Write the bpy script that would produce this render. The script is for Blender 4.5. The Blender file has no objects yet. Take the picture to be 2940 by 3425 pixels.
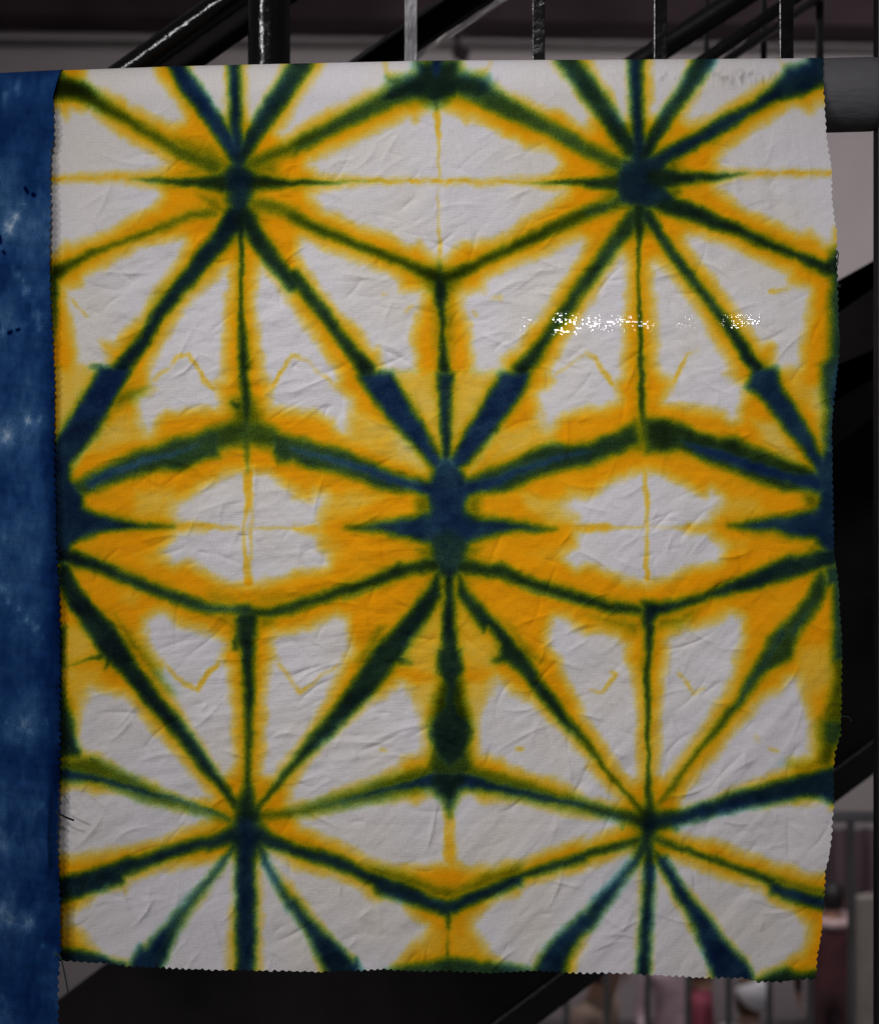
import bpy, bmesh, math, random
import numpy as np
from mathutils import Vector, Matrix

random.seed(7)
SC = bpy.context.scene
COL = SC.collection

# ------------------------------------------------------------------ camera, world, lamps, exposure
CD = 1.2                 # camera to cloth, metres
K = 0.00015              # metres per photo pixel per metre of depth
ZC = 1.4                 # camera height above the landing
cam_d = bpy.data.cameras.new('camera'); cam = bpy.data.objects.new('camera', cam_d); COL.objects.link(cam)
cam.location = (0, -CD, ZC); cam.rotation_euler = (math.radians(90), 0, 0)
cam_d.sensor_fit = 'VERTICAL'; cam_d.sensor_height = 36.0; cam_d.sensor_width = 30.9
cam_d.lens = 36.0 / (3425 * K)
cam_d.clip_start = 0.05; cam_d.clip_end = 200
cam_d.dof.use_dof = True; cam_d.dof.focus_distance = CD; cam_d.dof.aperture_fstop = cam_d.lens / 5.8
SC.camera = cam

world = bpy.data.worlds.new('World'); SC.world = world; world.use_nodes = True
bg = world.node_tree.nodes['Background']
bg.inputs[0].default_value = (0.80, 0.76, 0.80, 1); bg.inputs[1].default_value = 0.07

def area(name, loc, target, sx, sy, power, color=(1, .97, .985)):
    l = bpy.data.lights.new(name, 'AREA'); l.shape = 'RECTANGLE'; l.size = sx; l.size_y = sy
    l.energy = power; l.color = color
    o = bpy.data.objects.new(name, l); COL.objects.link(o); o.location = loc
    d = Vector(target) - Vector(loc)
    o.rotation_euler = d.to_track_quat('-Z', 'Y').to_euler()
    return o
sl = bpy.data.lights.new('vignette_spot', 'SPOT'); sl.energy = 49; sl.color = (1, .97, .985)  # unseen spot added to imitate vignetting: cloth brightest mid-sheet, dimmer corners
sl.spot_size = math.radians(26); sl.spot_blend = 1.0; sl.shadow_soft_size = .16
so = bpy.data.objects.new('vignette_spot', sl); COL.objects.link(so); so.location = (-0.12, -1.4, ZC + 1.0)
so.rotation_euler = (Vector((0.0, 0, ZC + .08)) - so.location).to_track_quat('-Z', 'Y').to_euler()
area('room_lamp_behind_viewer', (-4.8, -6.1, ZC + 2.35), (0, 0, ZC), 1.3, 0.35, 108)
area('room_strip_lamp', (-1.75, -3.8, ZC + 2.75), (0, 0, ZC), 1.0, 0.22, 40)
area('far_wall_fill', (3.6, 10.0, ZC + 3.2), (2.6, 17, ZC - .1), 3.0, 1.0, 178, (1, .95, .96))  # unseen area light added to brighten the far wall, stronger to the right

SC.view_settings.view_transform = 'Standard'; SC.view_settings.look = 'None'
SC.view_settings.exposure = 0.0; SC.view_settings.gamma = 1.0
SC.view_settings.use_curve_mapping = False
SC.render.engine = 'CYCLES'
SC.cycles.use_denoising = True
SC.cycles.transparent_max_bounces = 16
SC.cycles.max_bounces = 6

# ------------------------------------------------------------------ helpers
def P(px, py, d):
    """point at depth d (metres from the camera) that the photograph shows at pixel (px, py)"""
    return Vector(((px - 1470) * K * d, d - CD, ZC + (1712.5 - py) * K * d))

def tag(o, label=None, cat=None, group=None, kind=None):
    if label: o['label'] = label
    if cat: o['category'] = cat
    if group: o['group'] = group
    if kind: o['kind'] = kind
    return o

def empty(name, loc):
    o = bpy.data.objects.new(name, None); COL.objects.link(o); o.location = loc; o.empty_display_size = .05
    return o

def obj(name, bm, mat, parent=None, smooth=False):
    me = bpy.data.meshes.new(name)
    bmesh.ops.recalc_face_normals(bm, faces=bm.faces)
    bm.to_mesh(me); bm.free()
    me.materials.append(mat)
    if smooth:
        me.polygons.foreach_set('use_smooth', [True] * len(me.polygons))
    o = bpy.data.objects.new(name, me); COL.objects.link(o)
    if parent:
        o.parent = parent; o.matrix_parent_inverse = Matrix.Translation(-Vector(parent.location))
    return o

def bm_prism(corners, thick, bev=0.0):
    """solid from four corners given in order (front face) pushed back along +Y"""
    bm = bmesh.new()
    f = [bm.verts.new(c) for c in corners]
    b = [bm.verts.new(Vector(c) + Vector((0, thick, 0))) for c in corners]
    bm.faces.new(f); bm.faces.new(b[::-1])
    n = len(f)
    for i in range(n):
        bm.faces.new((f[i], b[i], b[(i + 1) % n], f[(i + 1) % n]))
    if bev:
        bmesh.ops.bevel(bm, geom=list(bm.edges), offset=bev, segments=2, affect='EDGES', profile=.5)
    return bm

def bm_box(lo, hi, bev=0.0):
    return bm_prism([(lo[0], lo[1], lo[2]), (hi[0], lo[1], lo[2]), (hi[0], lo[1], hi[2]), (lo[0], lo[1], hi[2])], hi[1] - lo[1], bev)

def bm_tube(pts, radii, seg=24, caps=True):
    bm = bmesh.new()
    pts = [Vector(p) for p in pts]
    if not isinstance(radii, (list, tuple)): radii = [radii] * len(pts)
    rings = []
    up = None
    for i, p in enumerate(pts):
        a = pts[max(i - 1, 0)]; b = pts[min(i + 1, len(pts) - 1)]
        t = (b - a).normalized()
        if up is None:
            up = Vector((0, 1, 0)) if abs(t.y) < .9 else Vector((1, 0, 0))
        s = t.cross(up).normalized(); up = s.cross(t).normalized()
        ring = []
        for k in range(seg):
            an = 2 * math.pi * k / seg
            ring.append(bm.verts.new(p + (s * math.cos(an) + up * math.sin(an)) * radii[i]))
        rings.append(ring)
    for i in range(len(rings) - 1):
        for k in range(seg):
            bm.faces.new((rings[i][k], rings[i][(k + 1) % seg], rings[i + 1][(k + 1) % seg], rings[i + 1][k]))
    if caps:
        bm.faces.new(rings[0][::-1]); bm.faces.new(rings[-1])
    return bm

# ---- node helpers
def new_mat(name):
    m = bpy.data.materials.new(name); m.use_nodes = True
    nt = m.node_tree; p = nt.nodes['Principled BSDF']
    return m, nt, p

def N(nt, t, **kw):
    n = nt.nodes.new(t)
    for k, v in kw.items():
        if k.startswith('i_'):
            n.inputs[k[2:].replace('_', ' ')].default_value = v
        else:
            setattr(n, k, v)
    return n

def L(nt, a, b): nt.links.new(a, b)

def math_node(nt, op, a, b=None, clamp=False):
    n = nt.nodes.new('ShaderNodeMath'); n.operation = op; n.use_clamp = clamp
    for i, v in enumerate((a, b)):
        if v is None: continue
        if isinstance(v, (int, float)): n.inputs[i].default_value = v
        else: nt.links.new(v, n.inputs[i])
    return n.outputs[0]

def mat_plain(name, col, rough=.6, metal=0., var=.25, scale=8., bump=.0, bscale=40., spec=.5, stretch=None, coat=0.):
    m, nt, p = new_mat(name)
    tc = N(nt, 'ShaderNodeTexCoord')
    src = tc.outputs['Object']
    if stretch:
        mp = N(nt, 'ShaderNodeMapping'); mp.inputs['Scale'].default_value = stretch
        L(nt, src, mp.inputs[0]); src = mp.outputs[0]
    n1 = N(nt, 'ShaderNodeTexNoise'); n1.inputs['Scale'].default_value = scale; n1.inputs['Detail'].default_value = 8
    L(nt, src, n1.inputs['Vector'])
    ramp = N(nt, 'ShaderNodeValToRGB')
    a = [max(c * (1 - var), 0) for c in col]; b = [min(c * (1 + var), 1) for c in col]
    ramp.color_ramp.elements[0].position = .3; ramp.color_ramp.elements[1].position = .7
    ramp.color_ramp.elements[0].color = (*a, 1); ramp.color_ramp.elements[1].color = (*b, 1)
    L(nt, n1.outputs[0], ramp.inputs[0]); L(nt, ramp.outputs[0], p.inputs['Base Color'])
    rr = N(nt, 'ShaderNodeMapRange'); rr.inputs['To Min'].default_value = max(rough - .08, .03); rr.inputs['To Max'].default_value = min(rough + .08, 1)
    L(nt, n1.outputs[0], rr.inputs[0]); L(nt, rr.outputs[0], p.inputs['Roughness'])
    p.inputs['Metallic'].default_value = metal
    p.inputs['Specular IOR Level'].default_value = spec
    p.inputs['Coat Weight'].default_value = coat; p.inputs['Coat Roughness'].default_value = .12
    if bump:
        n2 = N(nt, 'ShaderNodeTexNoise'); n2.inputs['Scale'].default_value = bscale; n2.inputs['Detail'].default_value = 4
        L(nt, src, n2.inputs['Vector'])
        bp = N(nt, 'ShaderNodeBump'); bp.inputs['Strength'].default_value = bump; bp.inputs['Distance'].default_value = .002
        L(nt, n2.outputs[0], bp.inputs['Height']); L(nt, bp.outputs[0], p.inputs['Normal'])
    return m

M_BLACK = mat_plain('black_gloss_paint', (.0045, .004, .0045), rough=.17, var=.3, scale=20, bump=.55, bscale=75, spec=.5)
M_BLACK2 = mat_plain('black_satin_paint', (.007, .006, .007), rough=.42, var=.4, scale=14, bump=.3, bscale=60, spec=.4)
M_STRINGER = mat_plain('dark_steel_plate', (.014, .012, .0135), rough=.6, var=.5, scale=9, bump=.2, bscale=40, spec=.1)
M_TREAD = mat_plain('dusty_steel_panel', (.034, .030, .031), rough=.6, var=.6, scale=11, bump=.4, bscale=30, spec=.2)
M_FLANGE = mat_plain('worn_steel_edge', (.15, .13, .125), rough=.45, var=.4, scale=14, bump=.3, bscale=50, spec=.5)
M_CHIPPED = mat_plain('chipped_grey_bar_paint', (.27, .27, .285), rough=.33, var=.75, scale=70, bump=1.0, bscale=130, spec=.6, stretch=(1, 1, .35))
M_PIPE = mat_plain('weathered_grey_pipe', (.12, .118, .125), rough=.6, metal=.1, var=.3, scale=16, bump=.35, bscale=240, spec=.35, stretch=(.35, 1, 1))
M_WALL = mat_plain('grey_plaster_wall', (.33, .295, .30), rough=.9, var=.06, scale=1.2)
M_BEAM = mat_plain('dark_ceiling', (.035, .025, .028), rough=.8, var=.3, scale=1.5, spec=.03)
M_LINE = mat_plain('dark_conduit', (.06, .055, .055), rough=.7)
M_FLOOR = mat_plain('hall_floor', (.20, .18, .18), rough=.6, scale=2)
M_HANDRAIL = mat_plain('brushed_rail', (.42, .42, .45), rough=.3, metal=.8, var=.15, scale=10)
M_BAR = mat_plain('grey_bar', (.11, .112, .11), rough=.5, var=.3)
M_BOARD = mat_plain('lilac_grey_board', (.30, .255, .27), rough=.7, var=.15, scale=1.1)
M_BACKDROP = mat_plain('plum_backdrop', (.065, .040, .050), rough=.9, var=.4, scale=3, stretch=(6, 1, .5))
M_COLUMN = mat_plain('beige_column', (.30, .265, .25), rough=.8, var=.12)

# ------------------------------------------------------------------ numpy noise and fields
def vnoise(x, y, seed):
    rs = np.random.RandomState(seed); T = rs.rand(256, 256).astype(np.float32)
    xi = np.floor(x).astype(np.int64); yi = np.floor(y).astype(np.int64)
    fx = (x - xi); fy = (y - yi)
    fx = fx * fx * (3 - 2 * fx); fy = fy * fy * (3 - 2 * fy)
    a = T[yi & 255, xi & 255]; b = T[yi & 255, (xi + 1) & 255]
    c = T[(yi + 1) & 255, xi & 255]; d = T[(yi + 1) & 255, (xi + 1) & 255]
    return (a + (b - a) * fx) + ((c + (d - c) * fx) - (a + (b - a) * fx)) * fy

def fbm(x, y, seed, octv=4):
    s = 0; a = 1; t = 0
    for i in range(octv):
        s = s + a * vnoise(x * 2 ** i + 17.3 * i, y * 2 ** i + 5.1 * i, seed + i); t += a; a *= .5
    return s / t - .5

def sstep(a, b, x):
    t = np.clip((x - a) / (b - a), 0, 1); return t * t * (3 - 2 * t)

STEP = 4.0
GX0, GY0, GX1, GY1 = 60, 120, 2900, 3380
gx = np.arange(GX0, GX1, STEP); gy = np.arange(GY0, GY1, STEP)
NX, NY = len(gx), len(gy)

def window(pts, margin):
    a = np.asarray(pts, float)
    x0 = max(int((a[:, 0].min() - margin - GX0) / STEP), 0); x1 = min(int((a[:, 0].max() + margin - GX0) / STEP) + 2, NX)
    y0 = max(int((a[:, 1].min() - margin - GY0) / STEP), 0); y1 = min(int((a[:, 1].max() + margin - GY0) / STEP) + 2, NY)
    return x0, x1, y0, y1

def poly_sdf(pts, margin=80):
    x0, x1, y0, y1 = window(pts, margin)
    X, Y = np.meshgrid(gx[x0:x1], gy[y0:y1])
    d2 = np.full(X.shape, 1e12); ins = np.zeros(X.shape, bool)
    n = len(pts)
    for i in range(n):
        ax, ay = pts[i]; bx, by = pts[(i + 1) % n]
        ex, ey = bx - ax, by - ay
        l2 = ex * ex + ey * ey + 1e-9
        t = np.clip(((X - ax) * ex + (Y - ay) * ey) / l2, 0, 1)
        d2 = np.minimum(d2, (X - ax - t * ex) ** 2 + (Y - ay - t * ey) ** 2)
        if ay != by:
            c = ((ay > Y) != (by > Y)) & (X < (bx - ax) * (Y - ay) / (by - ay) + ax)
            ins ^= c
    s = np.sqrt(d2); s[ins] *= -1
    return (slice(y0, y1), slice(x0, x1)), s

def stroke_sdf(pts, margin=80):
    """pts: (x, y, width_left, width_right, density)"""
    mw = max(max(p[2], p[3]) for p in pts)
    x0, x1, y0, y1 = window([(p[0], p[1]) for p in pts], margin + mw)
    X, Y = np.meshgrid(gx[x0:x1], gy[y0:y1])
    best = np.full(X.shape, 1e6); dens = np.zeros(X.shape); wid = np.zeros(X.shape)
    for a, b in zip(pts[:-1], pts[1:]):
        ex, ey = b[0] - a[0], b[1] - a[1]; ln = math.hypot(ex, ey) + 1e-9
        t = np.clip(((X - a[0]) * ex + (Y - a[1]) * ey) / ln ** 2, 0, 1)
        qx = X - a[0] - t * ex; qy = Y - a[1] - t * ey
        side = qx * ey - qy * ex
        w = np.where(side > 0, a[2] + (b[2] - a[2]) * t, a[3] + (b[3] - a[3]) * t)
        s = np.hypot(qx, qy) - w
        m = s < best
        best = np.where(m, s, best); dens = np.where(m, a[4] + (b[4] - a[4]) * t, dens); wid = np.where(m, w, wid)
    return (slice(y0, y1), slice(x0, x1)), best, dens, wid

ZF = 1779 / 980.0
OFF = {'a': (0, 0), 'b': (980, 0), 'c': (1960, 0), 'd': (0, 700), 'e': (980, 700), 'f': (1960, 700), 'g': (0, 1400), 'h': (980, 1400),
       'i': (1960, 1400), 'j': (0, 2100), 'k': (980, 2100), 'l': (1960, 2100), 'm': (0, 2725), 'n': (980, 2725), 'o': (1960, 2725)}
def Z(*args):
    """cloth points read off an enlarged tile: Z('a', [(x, y)...], 'b', [...]) -> photo pixels; extra tuple values are widths"""
    out = []
    for k, pts in zip(args[::2], args[1::2]):
        ox, oy = OFF[k]
        for p in pts:
            q = [ox + p[0] / ZF, oy + p[1] / ZF]
            if len(p) > 2:
                q += [p[2] / ZF, p[3] / ZF, p[4] if len(p) > 4 else 1.0]
            out.append(tuple(q))
    return out

# ------------------------------------------------------------------ the dye pattern of the star cloth
WHITES = [
 Z('a', [(545,425),(905,400),(950,480),(1010,560),(1060,640),(1105,728),(1060,745),(960,715),(880,660),(790,610),(700,570),(600,520),(540,480)]),
 Z('a', [(1150,395),(1362,390),(1358,600),(1345,660),(1270,590),(1200,485)]),
 Z('a', [(1515,390),(1752,385),(1660,500),(1590,620),(1535,690),(1518,640)]),
 Z('a', [(300,660),(355,680),(405,745),(440,690),(545,690),(640,770),(740,840),(850,900),(960,955),(1000,995),(960,1025),(850,1035),(700,1032),(580,1045),(270,1055)]),
 Z('a', [(270,1112),(600,1112),(800,1122),(940,1150),(975,1190),(930,1240)], 'd', [(760,60),(650,120),(540,165),(440,205),(400,190),(320,245),(270,260)]),
 Z('d', [(400,490),(520,480),(530,420),(620,385),(740,300),(850,245),(960,215),(1100,190),(1100,230),(1060,300),(960,450),(890,560),(850,640),(760,720),(690,805),(640,790),(600,800),(625,860),(640,930),(480,940),(470,800),(440,680),(420,560)]),
 Z('d', [(1385,360),(1365,500),(1355,650),(1350,850),(1345,1020),(1300,1050),(1300,1120),(1320,1185),(1200,1200),(1100,1205),(1000,1225),(935,1280),(912,1335),(885,1300),(868,1200),(862,1150),(950,1090),(920,1010),(960,900),(1010,800),(1090,660),(1180,540),(1280,450),(1340,390)]),
 Z('d', [(1585,350),(1570,450),(1565,550),(1575,650),(1592,850),(1608,990),(1650,1045),(1670,1060),(1650,1190),(1779,1203)],
   'e', [(150,1220),(250,1265),(285,1330),(310,1345),(330,1250),(345,1160),(280,1110),(235,1065),(262,1030),(240,960),(190,900),(110,790),(50,690),(0,610)], 'd', [(1700,500),(1640,420)]),
 Z('b', [(850,665),(800,690),(730,750),(700,720),(640,745),(570,780),(470,830),(400,860),(330,900),(230,940),(170,965),(110,1000),(160,1040),(250,1060),(400,1075),(600,1080),(900,1086),(1100,1085),(1300,1080),(1450,1060),(1560,1040),(1610,1000),(1570,950),(1500,905),(1400,900),(1340,860),(1270,830),(1160,760),(1080,730),(1040,750),(960,690),(905,665),(880,700)]),
 Z('b', [(120,1190),(200,1160),(300,1140),(450,1122),(700,1117),(880,1114),(1100,1120),(1300,1127),(1450,1140),(1560,1160),(1640,1170),(1600,1200),(1500,1260),(1400,1320)],
   'e', [(1250,145),(1180,170),(1100,185),(1030,180),(960,240),(925,275),(860,275),(800,220),(770,180),(740,195),(700,200),(600,150),(500,110),(400,85),(330,50),(270,20)], 'b', [(200,1260),(140,1220)]),
 Z('b', [(225,380),(545,370),(555,430),(565,500),(490,540),(380,590),(260,640),(150,690),(60,750)], 'a', [(1779,790),(1720,815),(1700,800),(1740,760),(1779,700)], 'b', [(30,650),(110,520),(190,420)]),
 Z('b', [(560,390),(740,365),(730,410),(690,435),(610,440),(570,425)]),
 Z('b', [(1010,365),(1040,365),(1230,362),(1195,410),(1130,430),(1060,420)]),
 Z('b', [(1190,440),(1240,362),(1530,358),(1600,430),(1660,500),(1720,600),(1779,690),(1779,760),(1700,710),(1640,660),(1560,650),(1480,620),(1400,590),(1300,540),(1220,510),(1180,490)]),
 Z('c', [(10,358),(215,358),(235,450),(240,560),(250,680),(220,700),(170,590),(110,500),(50,430)]),
 Z('c', [(405,360),(640,360),(570,480),(500,580),(430,680),(400,690),(410,550)]),
 Z('c', [(800,362),(1160,362),(1200,430),(1120,480),(1050,520),(960,560),(850,620),(740,690),(640,720),(620,700),(660,620),(700,530),(750,450)]),
 Z('c', [(1170,375),(1180,345),(1330,335),(1335,375),(1215,400)]),
 Z('c', [(1520,600),(1400,650),(1350,700),(1310,670),(1250,670),(1180,700),(1110,760),(1020,800),(930,860),(850,920),(810,980),(820,1020),(950,1030),(1100,1035),(1300,1032),(1560,1034),(1560,800)]),
 Z('c', [(800,1130),(900,1090),(1050,1080),(1250,1073),(1560,1068),(1560,1300)], 'f', [(1490,110),(1478,190),(1440,190),(1400,150),(1370,105),(1330,130),(1290,130),(1200,90),(1120,60),(1050,20)], 'c', [(980,1270),(880,1190)]),
 Z('e', [(60,190),(150,230),(250,280),(340,310),(420,330),(480,370),(560,400),(620,430),(640,490),(770,510),(760,560),(750,620),(730,680),(715,760),(720,860),(720,960),(545,965),(545,870),(520,830),(480,830),(440,770),(400,710),(330,650),(250,570),(180,480),(100,360),(40,270)]),
 Z('e', [(1180,430),(1250,390),(1370,340),(1450,310),(1550,270),(1650,220),(1740,180),(1760,200),(1740,260),(1690,340),(1600,470),(1540,570),(1490,650),(1430,710),(1390,770),(1360,830),(1300,850),(1255,900),(1255,960),(1115,960),(1105,850),(1080,700),(1055,600),(1045,525),(1160,500)]),
 Z('f', [(235,280),(240,420),(235,560),(220,700),(217,850),(210,990),(165,1040),(185,1155),(100,1195),(0,1198)],
   'e', [(1650,1230),(1590,1270),(1565,1315),(1540,1290),(1505,1180),(1490,1120),(1560,1085),(1600,1040),(1568,1000),(1580,960),(1640,870),(1680,790),(1720,710),(1779,620)], 'f', [(60,530),(140,400),(200,310)]),
 Z('f', [(415,330),(440,340),(500,400),(560,480),(640,590),(700,680),(740,760),(800,850),(850,920),(870,970),(840,1000),(870,1040),(945,1090),(930,1180),(905,1270),(880,1270),(850,1215),(740,1200),(600,1180),(490,1160),(540,1050),(500,1010),(455,970),(445,800),(435,650),(420,480)]),
 Z('f', [(620,175),(720,180),(800,210),(900,250),(980,290),(1060,330),(1150,370),(1220,400),(1230,460),(1340,490),(1335,600),(1310,720),(1290,830),(1280,930),(1165,935),(1160,830),(1110,790),(1060,800),(1000,720),(930,620),(860,520),(780,410),(700,300),(640,230)]),
 Z('g', [(1500,335),(1400,350),(1300,400),(1220,440),(1170,490),(1080,520),(1070,580),(1090,620),(1250,645),(1250,685),(1090,700),(1060,750),(1010,810),(1050,870),(1130,850),(1190,870),(1270,930),(1350,970),(1460,990),(1560,990),(1640,970),(1779,920)],
   'h', [(0,910),(150,900),(200,890),(200,830),(150,790),(140,720),(60,700),(0,682),(0,648),(140,640),(155,560),(180,470),(150,470),(100,510),(0,480)], 'g', [(1779,450),(1700,400),(1620,350),(1540,340)]),
 Z('i', [(360,340),(290,350),(200,390),(120,430),(60,470),(0,490)], 'h', [(1700,480),(1665,520),(1700,560),(1740,590),(1745,640)], 'i', [(0,640),(120,640),(130,682),(0,690)],
   'h', [(1740,700),(1740,780),(1665,830),(1720,890)], 'i', [(0,870),(90,890),(180,930),(280,975),(370,985),(450,970),(550,920),(640,880),(790,860),(815,800),(770,750),(740,700),(600,695),(570,660),(740,610),(750,560),(800,520),(800,480),(765,445),(740,490),(680,470),(620,440),(540,400),(450,350)]),
 Z('g', [(905,1230),(960,1190),(1010,1200),(1060,1260),(1150,1280),(1230,1300),(1330,1360)], 'j', [(1345,110),(1322,170),(1330,210),(1370,260),(1385,350),(1395,500),(1400,650),(1410,800),(1390,870),(1360,880),(1300,800),(1200,660),(1130,540),(1080,450),(1060,400),(980,280),(1000,220),(960,170),(910,90),(905,0)], 'g', [(890,1300)]),
 Z('j', [(1660,90),(1690,60),(1779,45)], 'h', [(0,1320),(180,1250),(260,1215),(310,1230),(320,1290),(340,1380)], 'k', [(330,150),(280,190),(270,250),(220,370),(180,450),(130,550),(60,650),(0,720)], 'j', [(1779,730),(1720,800),(1660,880),(1610,880),(1615,700),(1620,500),(1630,300),(1660,220),(1690,190),(1670,150)]),
 Z('j', [(570,390),(640,390),(740,430),(820,490),(870,570),(940,650),(1010,720),(1080,800),(1150,890),(1220,970),(1260,1030),(1200,1040),(1100,1020),(1000,980),(950,930),(900,920),(820,890),(740,850),(660,800),(600,755),(500,740),(475,680),(490,580),(520,470)]),
 Z('k', [(660,350),(690,400),(740,480),(770,550),(795,620),(790,720),(770,770),(650,790),(620,840),(500,900),(400,930),(300,960),(200,1000),(100,1040),(0,1060),(0,980),(60,900),(130,800),(200,720),(290,640),(380,550),(470,470),(560,430),(630,380)]),
 Z('k', [(1210,400),(1240,330),(1330,410),(1440,450),(1500,530),(1570,590),(1650,670),(1720,760),(1779,810)], 'l', [(0,850),(60,920),(120,980),(180,1040),(150,1050),(50,1030),(0,1010)], 'k', [(1700,960),(1600,910),(1500,890),(1400,860),(1310,830),(1280,780),(1150,770),(1140,700),(1135,600),(1150,520)]),
 Z('l', [(0,45),(100,45),(180,70),(235,110),(225,200),(260,260),(285,380),(295,500),(300,650),(305,800),(310,890),(280,920),(220,850),(150,760),(80,650),(30,570),(0,520)], 'k', [(1779,500),(1720,390),(1650,270),(1630,180),(1570,100),(1560,50)], 'h', [(1570,1290),(1600,1220),(1660,1230),(1720,1290)]),
 Z('i', [(510,1350),(600,1290),(700,1280),(800,1240),(880,1200),(930,1220),(940,1330)], 'l', [(940,50),(900,130),(890,200),(870,290),(800,420),(740,530),(670,620),(600,720),(530,820),(470,900),(450,880),(455,700),(465,500),(480,300),(515,200),(500,100)]),
 Z('l', [(1270,330),(1290,400),(1320,480),(1345,580),(1350,680),(1335,760),(1220,790),(1190,850),(1100,880),(1000,920),(880,960),(780,1010),(680,1060),(590,1070),(580,1040),(660,940),(740,840),(830,730),(930,610),(1020,500),(1080,440),(1180,400),(1230,330)]),
 Z('j', [(400,1000),(440,980),(520,1000),(560,1015),(700,1010),(860,1060),(950,1090),(1100,1130),(1200,1150),(1250,1170),(1180,1200),(1050,1250),(950,1280),(800,1310),(660,1340),(560,1365),(450,1375),(300,1370),(300,1150),(355,1050)]),
 Z('k', [(40,1180),(200,1140),(400,1090),(560,1065),(680,1062),(750,1085),(820,1035),(870,1045),(905,1090),(920,1200),(915,1400)], 'n', [(915,285),(750,300),(650,290),(560,280),(470,250),(400,220),(300,170),(230,140),(130,90),(60,60)]),
 Z('k', [(988,1200),(992,1090),(1030,1045),(1080,1030),(1160,1070),(1200,1062),(1300,1062),(1450,1095),(1600,1135),(1750,1160)], 'l', [(0,1172),(150,1175),(185,1195),(100,1240),(0,1290)], 'n', [(1779,130),(1650,170),(1500,220),(1380,270),(1300,275),(1200,300),(1080,305),(1000,280)]),
 Z('l', [(570,1200),(700,1160),(850,1110),(950,1090),(1100,1095),(1200,1065),(1270,1075),(1330,1085),(1440,1062),(1478,1110),(1560,1200),(1560,1400)], 'o', [(1500,300),(1430,330),(1350,340),(1300,330),(1220,290),(1150,290),(1040,240),(930,210),(850,170),(800,150),(700,130),(600,110),(560,90)]),
 Z('m', [(620,490),(740,470),(760,500),(800,415),(900,375),(1050,345),(1200,320),(1320,300),(1250,380),(1150,500),(1050,620),(950,720),(850,800),(790,890),(740,880),(650,860),(570,790),(510,700),(430,650),(460,600),(530,560)]),
 Z('m', [(1400,320),(1410,500),(1390,700),(1370,900),(1362,1010),(950,1010),(1050,800),(1130,680),(1220,540),(1320,400)]),
 Z('m', [(1600,330),(1640,420),(1700,520),(1779,620)], 'n', [(60,720),(130,840),(190,1010)], 'm', [(1595,1010),(1592,700),(1600,500)]),
 Z('m', [(1640,240),(1779,320)], 'n', [(0,330),(120,360),(250,390),(350,430),(430,480),(480,550),(560,530),(640,540),(700,600),(760,660),(810,690),(770,740),(690,800),(650,870),(580,930),(440,1000),(390,850),(300,800),(200,680),(100,540),(0,400)], 'm', [(1720,360),(1650,290)]),
 Z('n', [(1090,670),(1180,590),(1260,530),(1400,510),(1400,470),(1500,430),(1600,390),(1700,370),(1779,350)], 'o', [(0,350),(130,290),(250,240),(260,290),(180,390),(80,500),(0,570)], 'n', [(1700,640),(1600,740),(1490,840),(1430,920),(1300,910),(1220,840),(1150,720),(1110,690)]),
 Z('o', [(310,340),(320,500),(310,700),(300,850),(280,1020),(0,1020)], 'n', [(1650,1020),(1779,780)], 'o', [(60,680),(150,540),(240,400)]),
 Z('o', [(425,350),(480,430),(540,560),(620,680),(680,790),(730,900),(760,1030),(400,1030),(400,800),(410,600)]),
 Z('o', [(500,280),(560,290),(650,320),(720,360),(830,400),(940,430),(1040,460),(1090,500),(1110,530),(1230,570),(1300,640),(1340,680),(1330,760),(1290,830),(1200,890),(1100,930),(1020,950),(990,880),(920,810),(820,690),(740,580),(650,460),(560,360)]),
]

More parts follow.
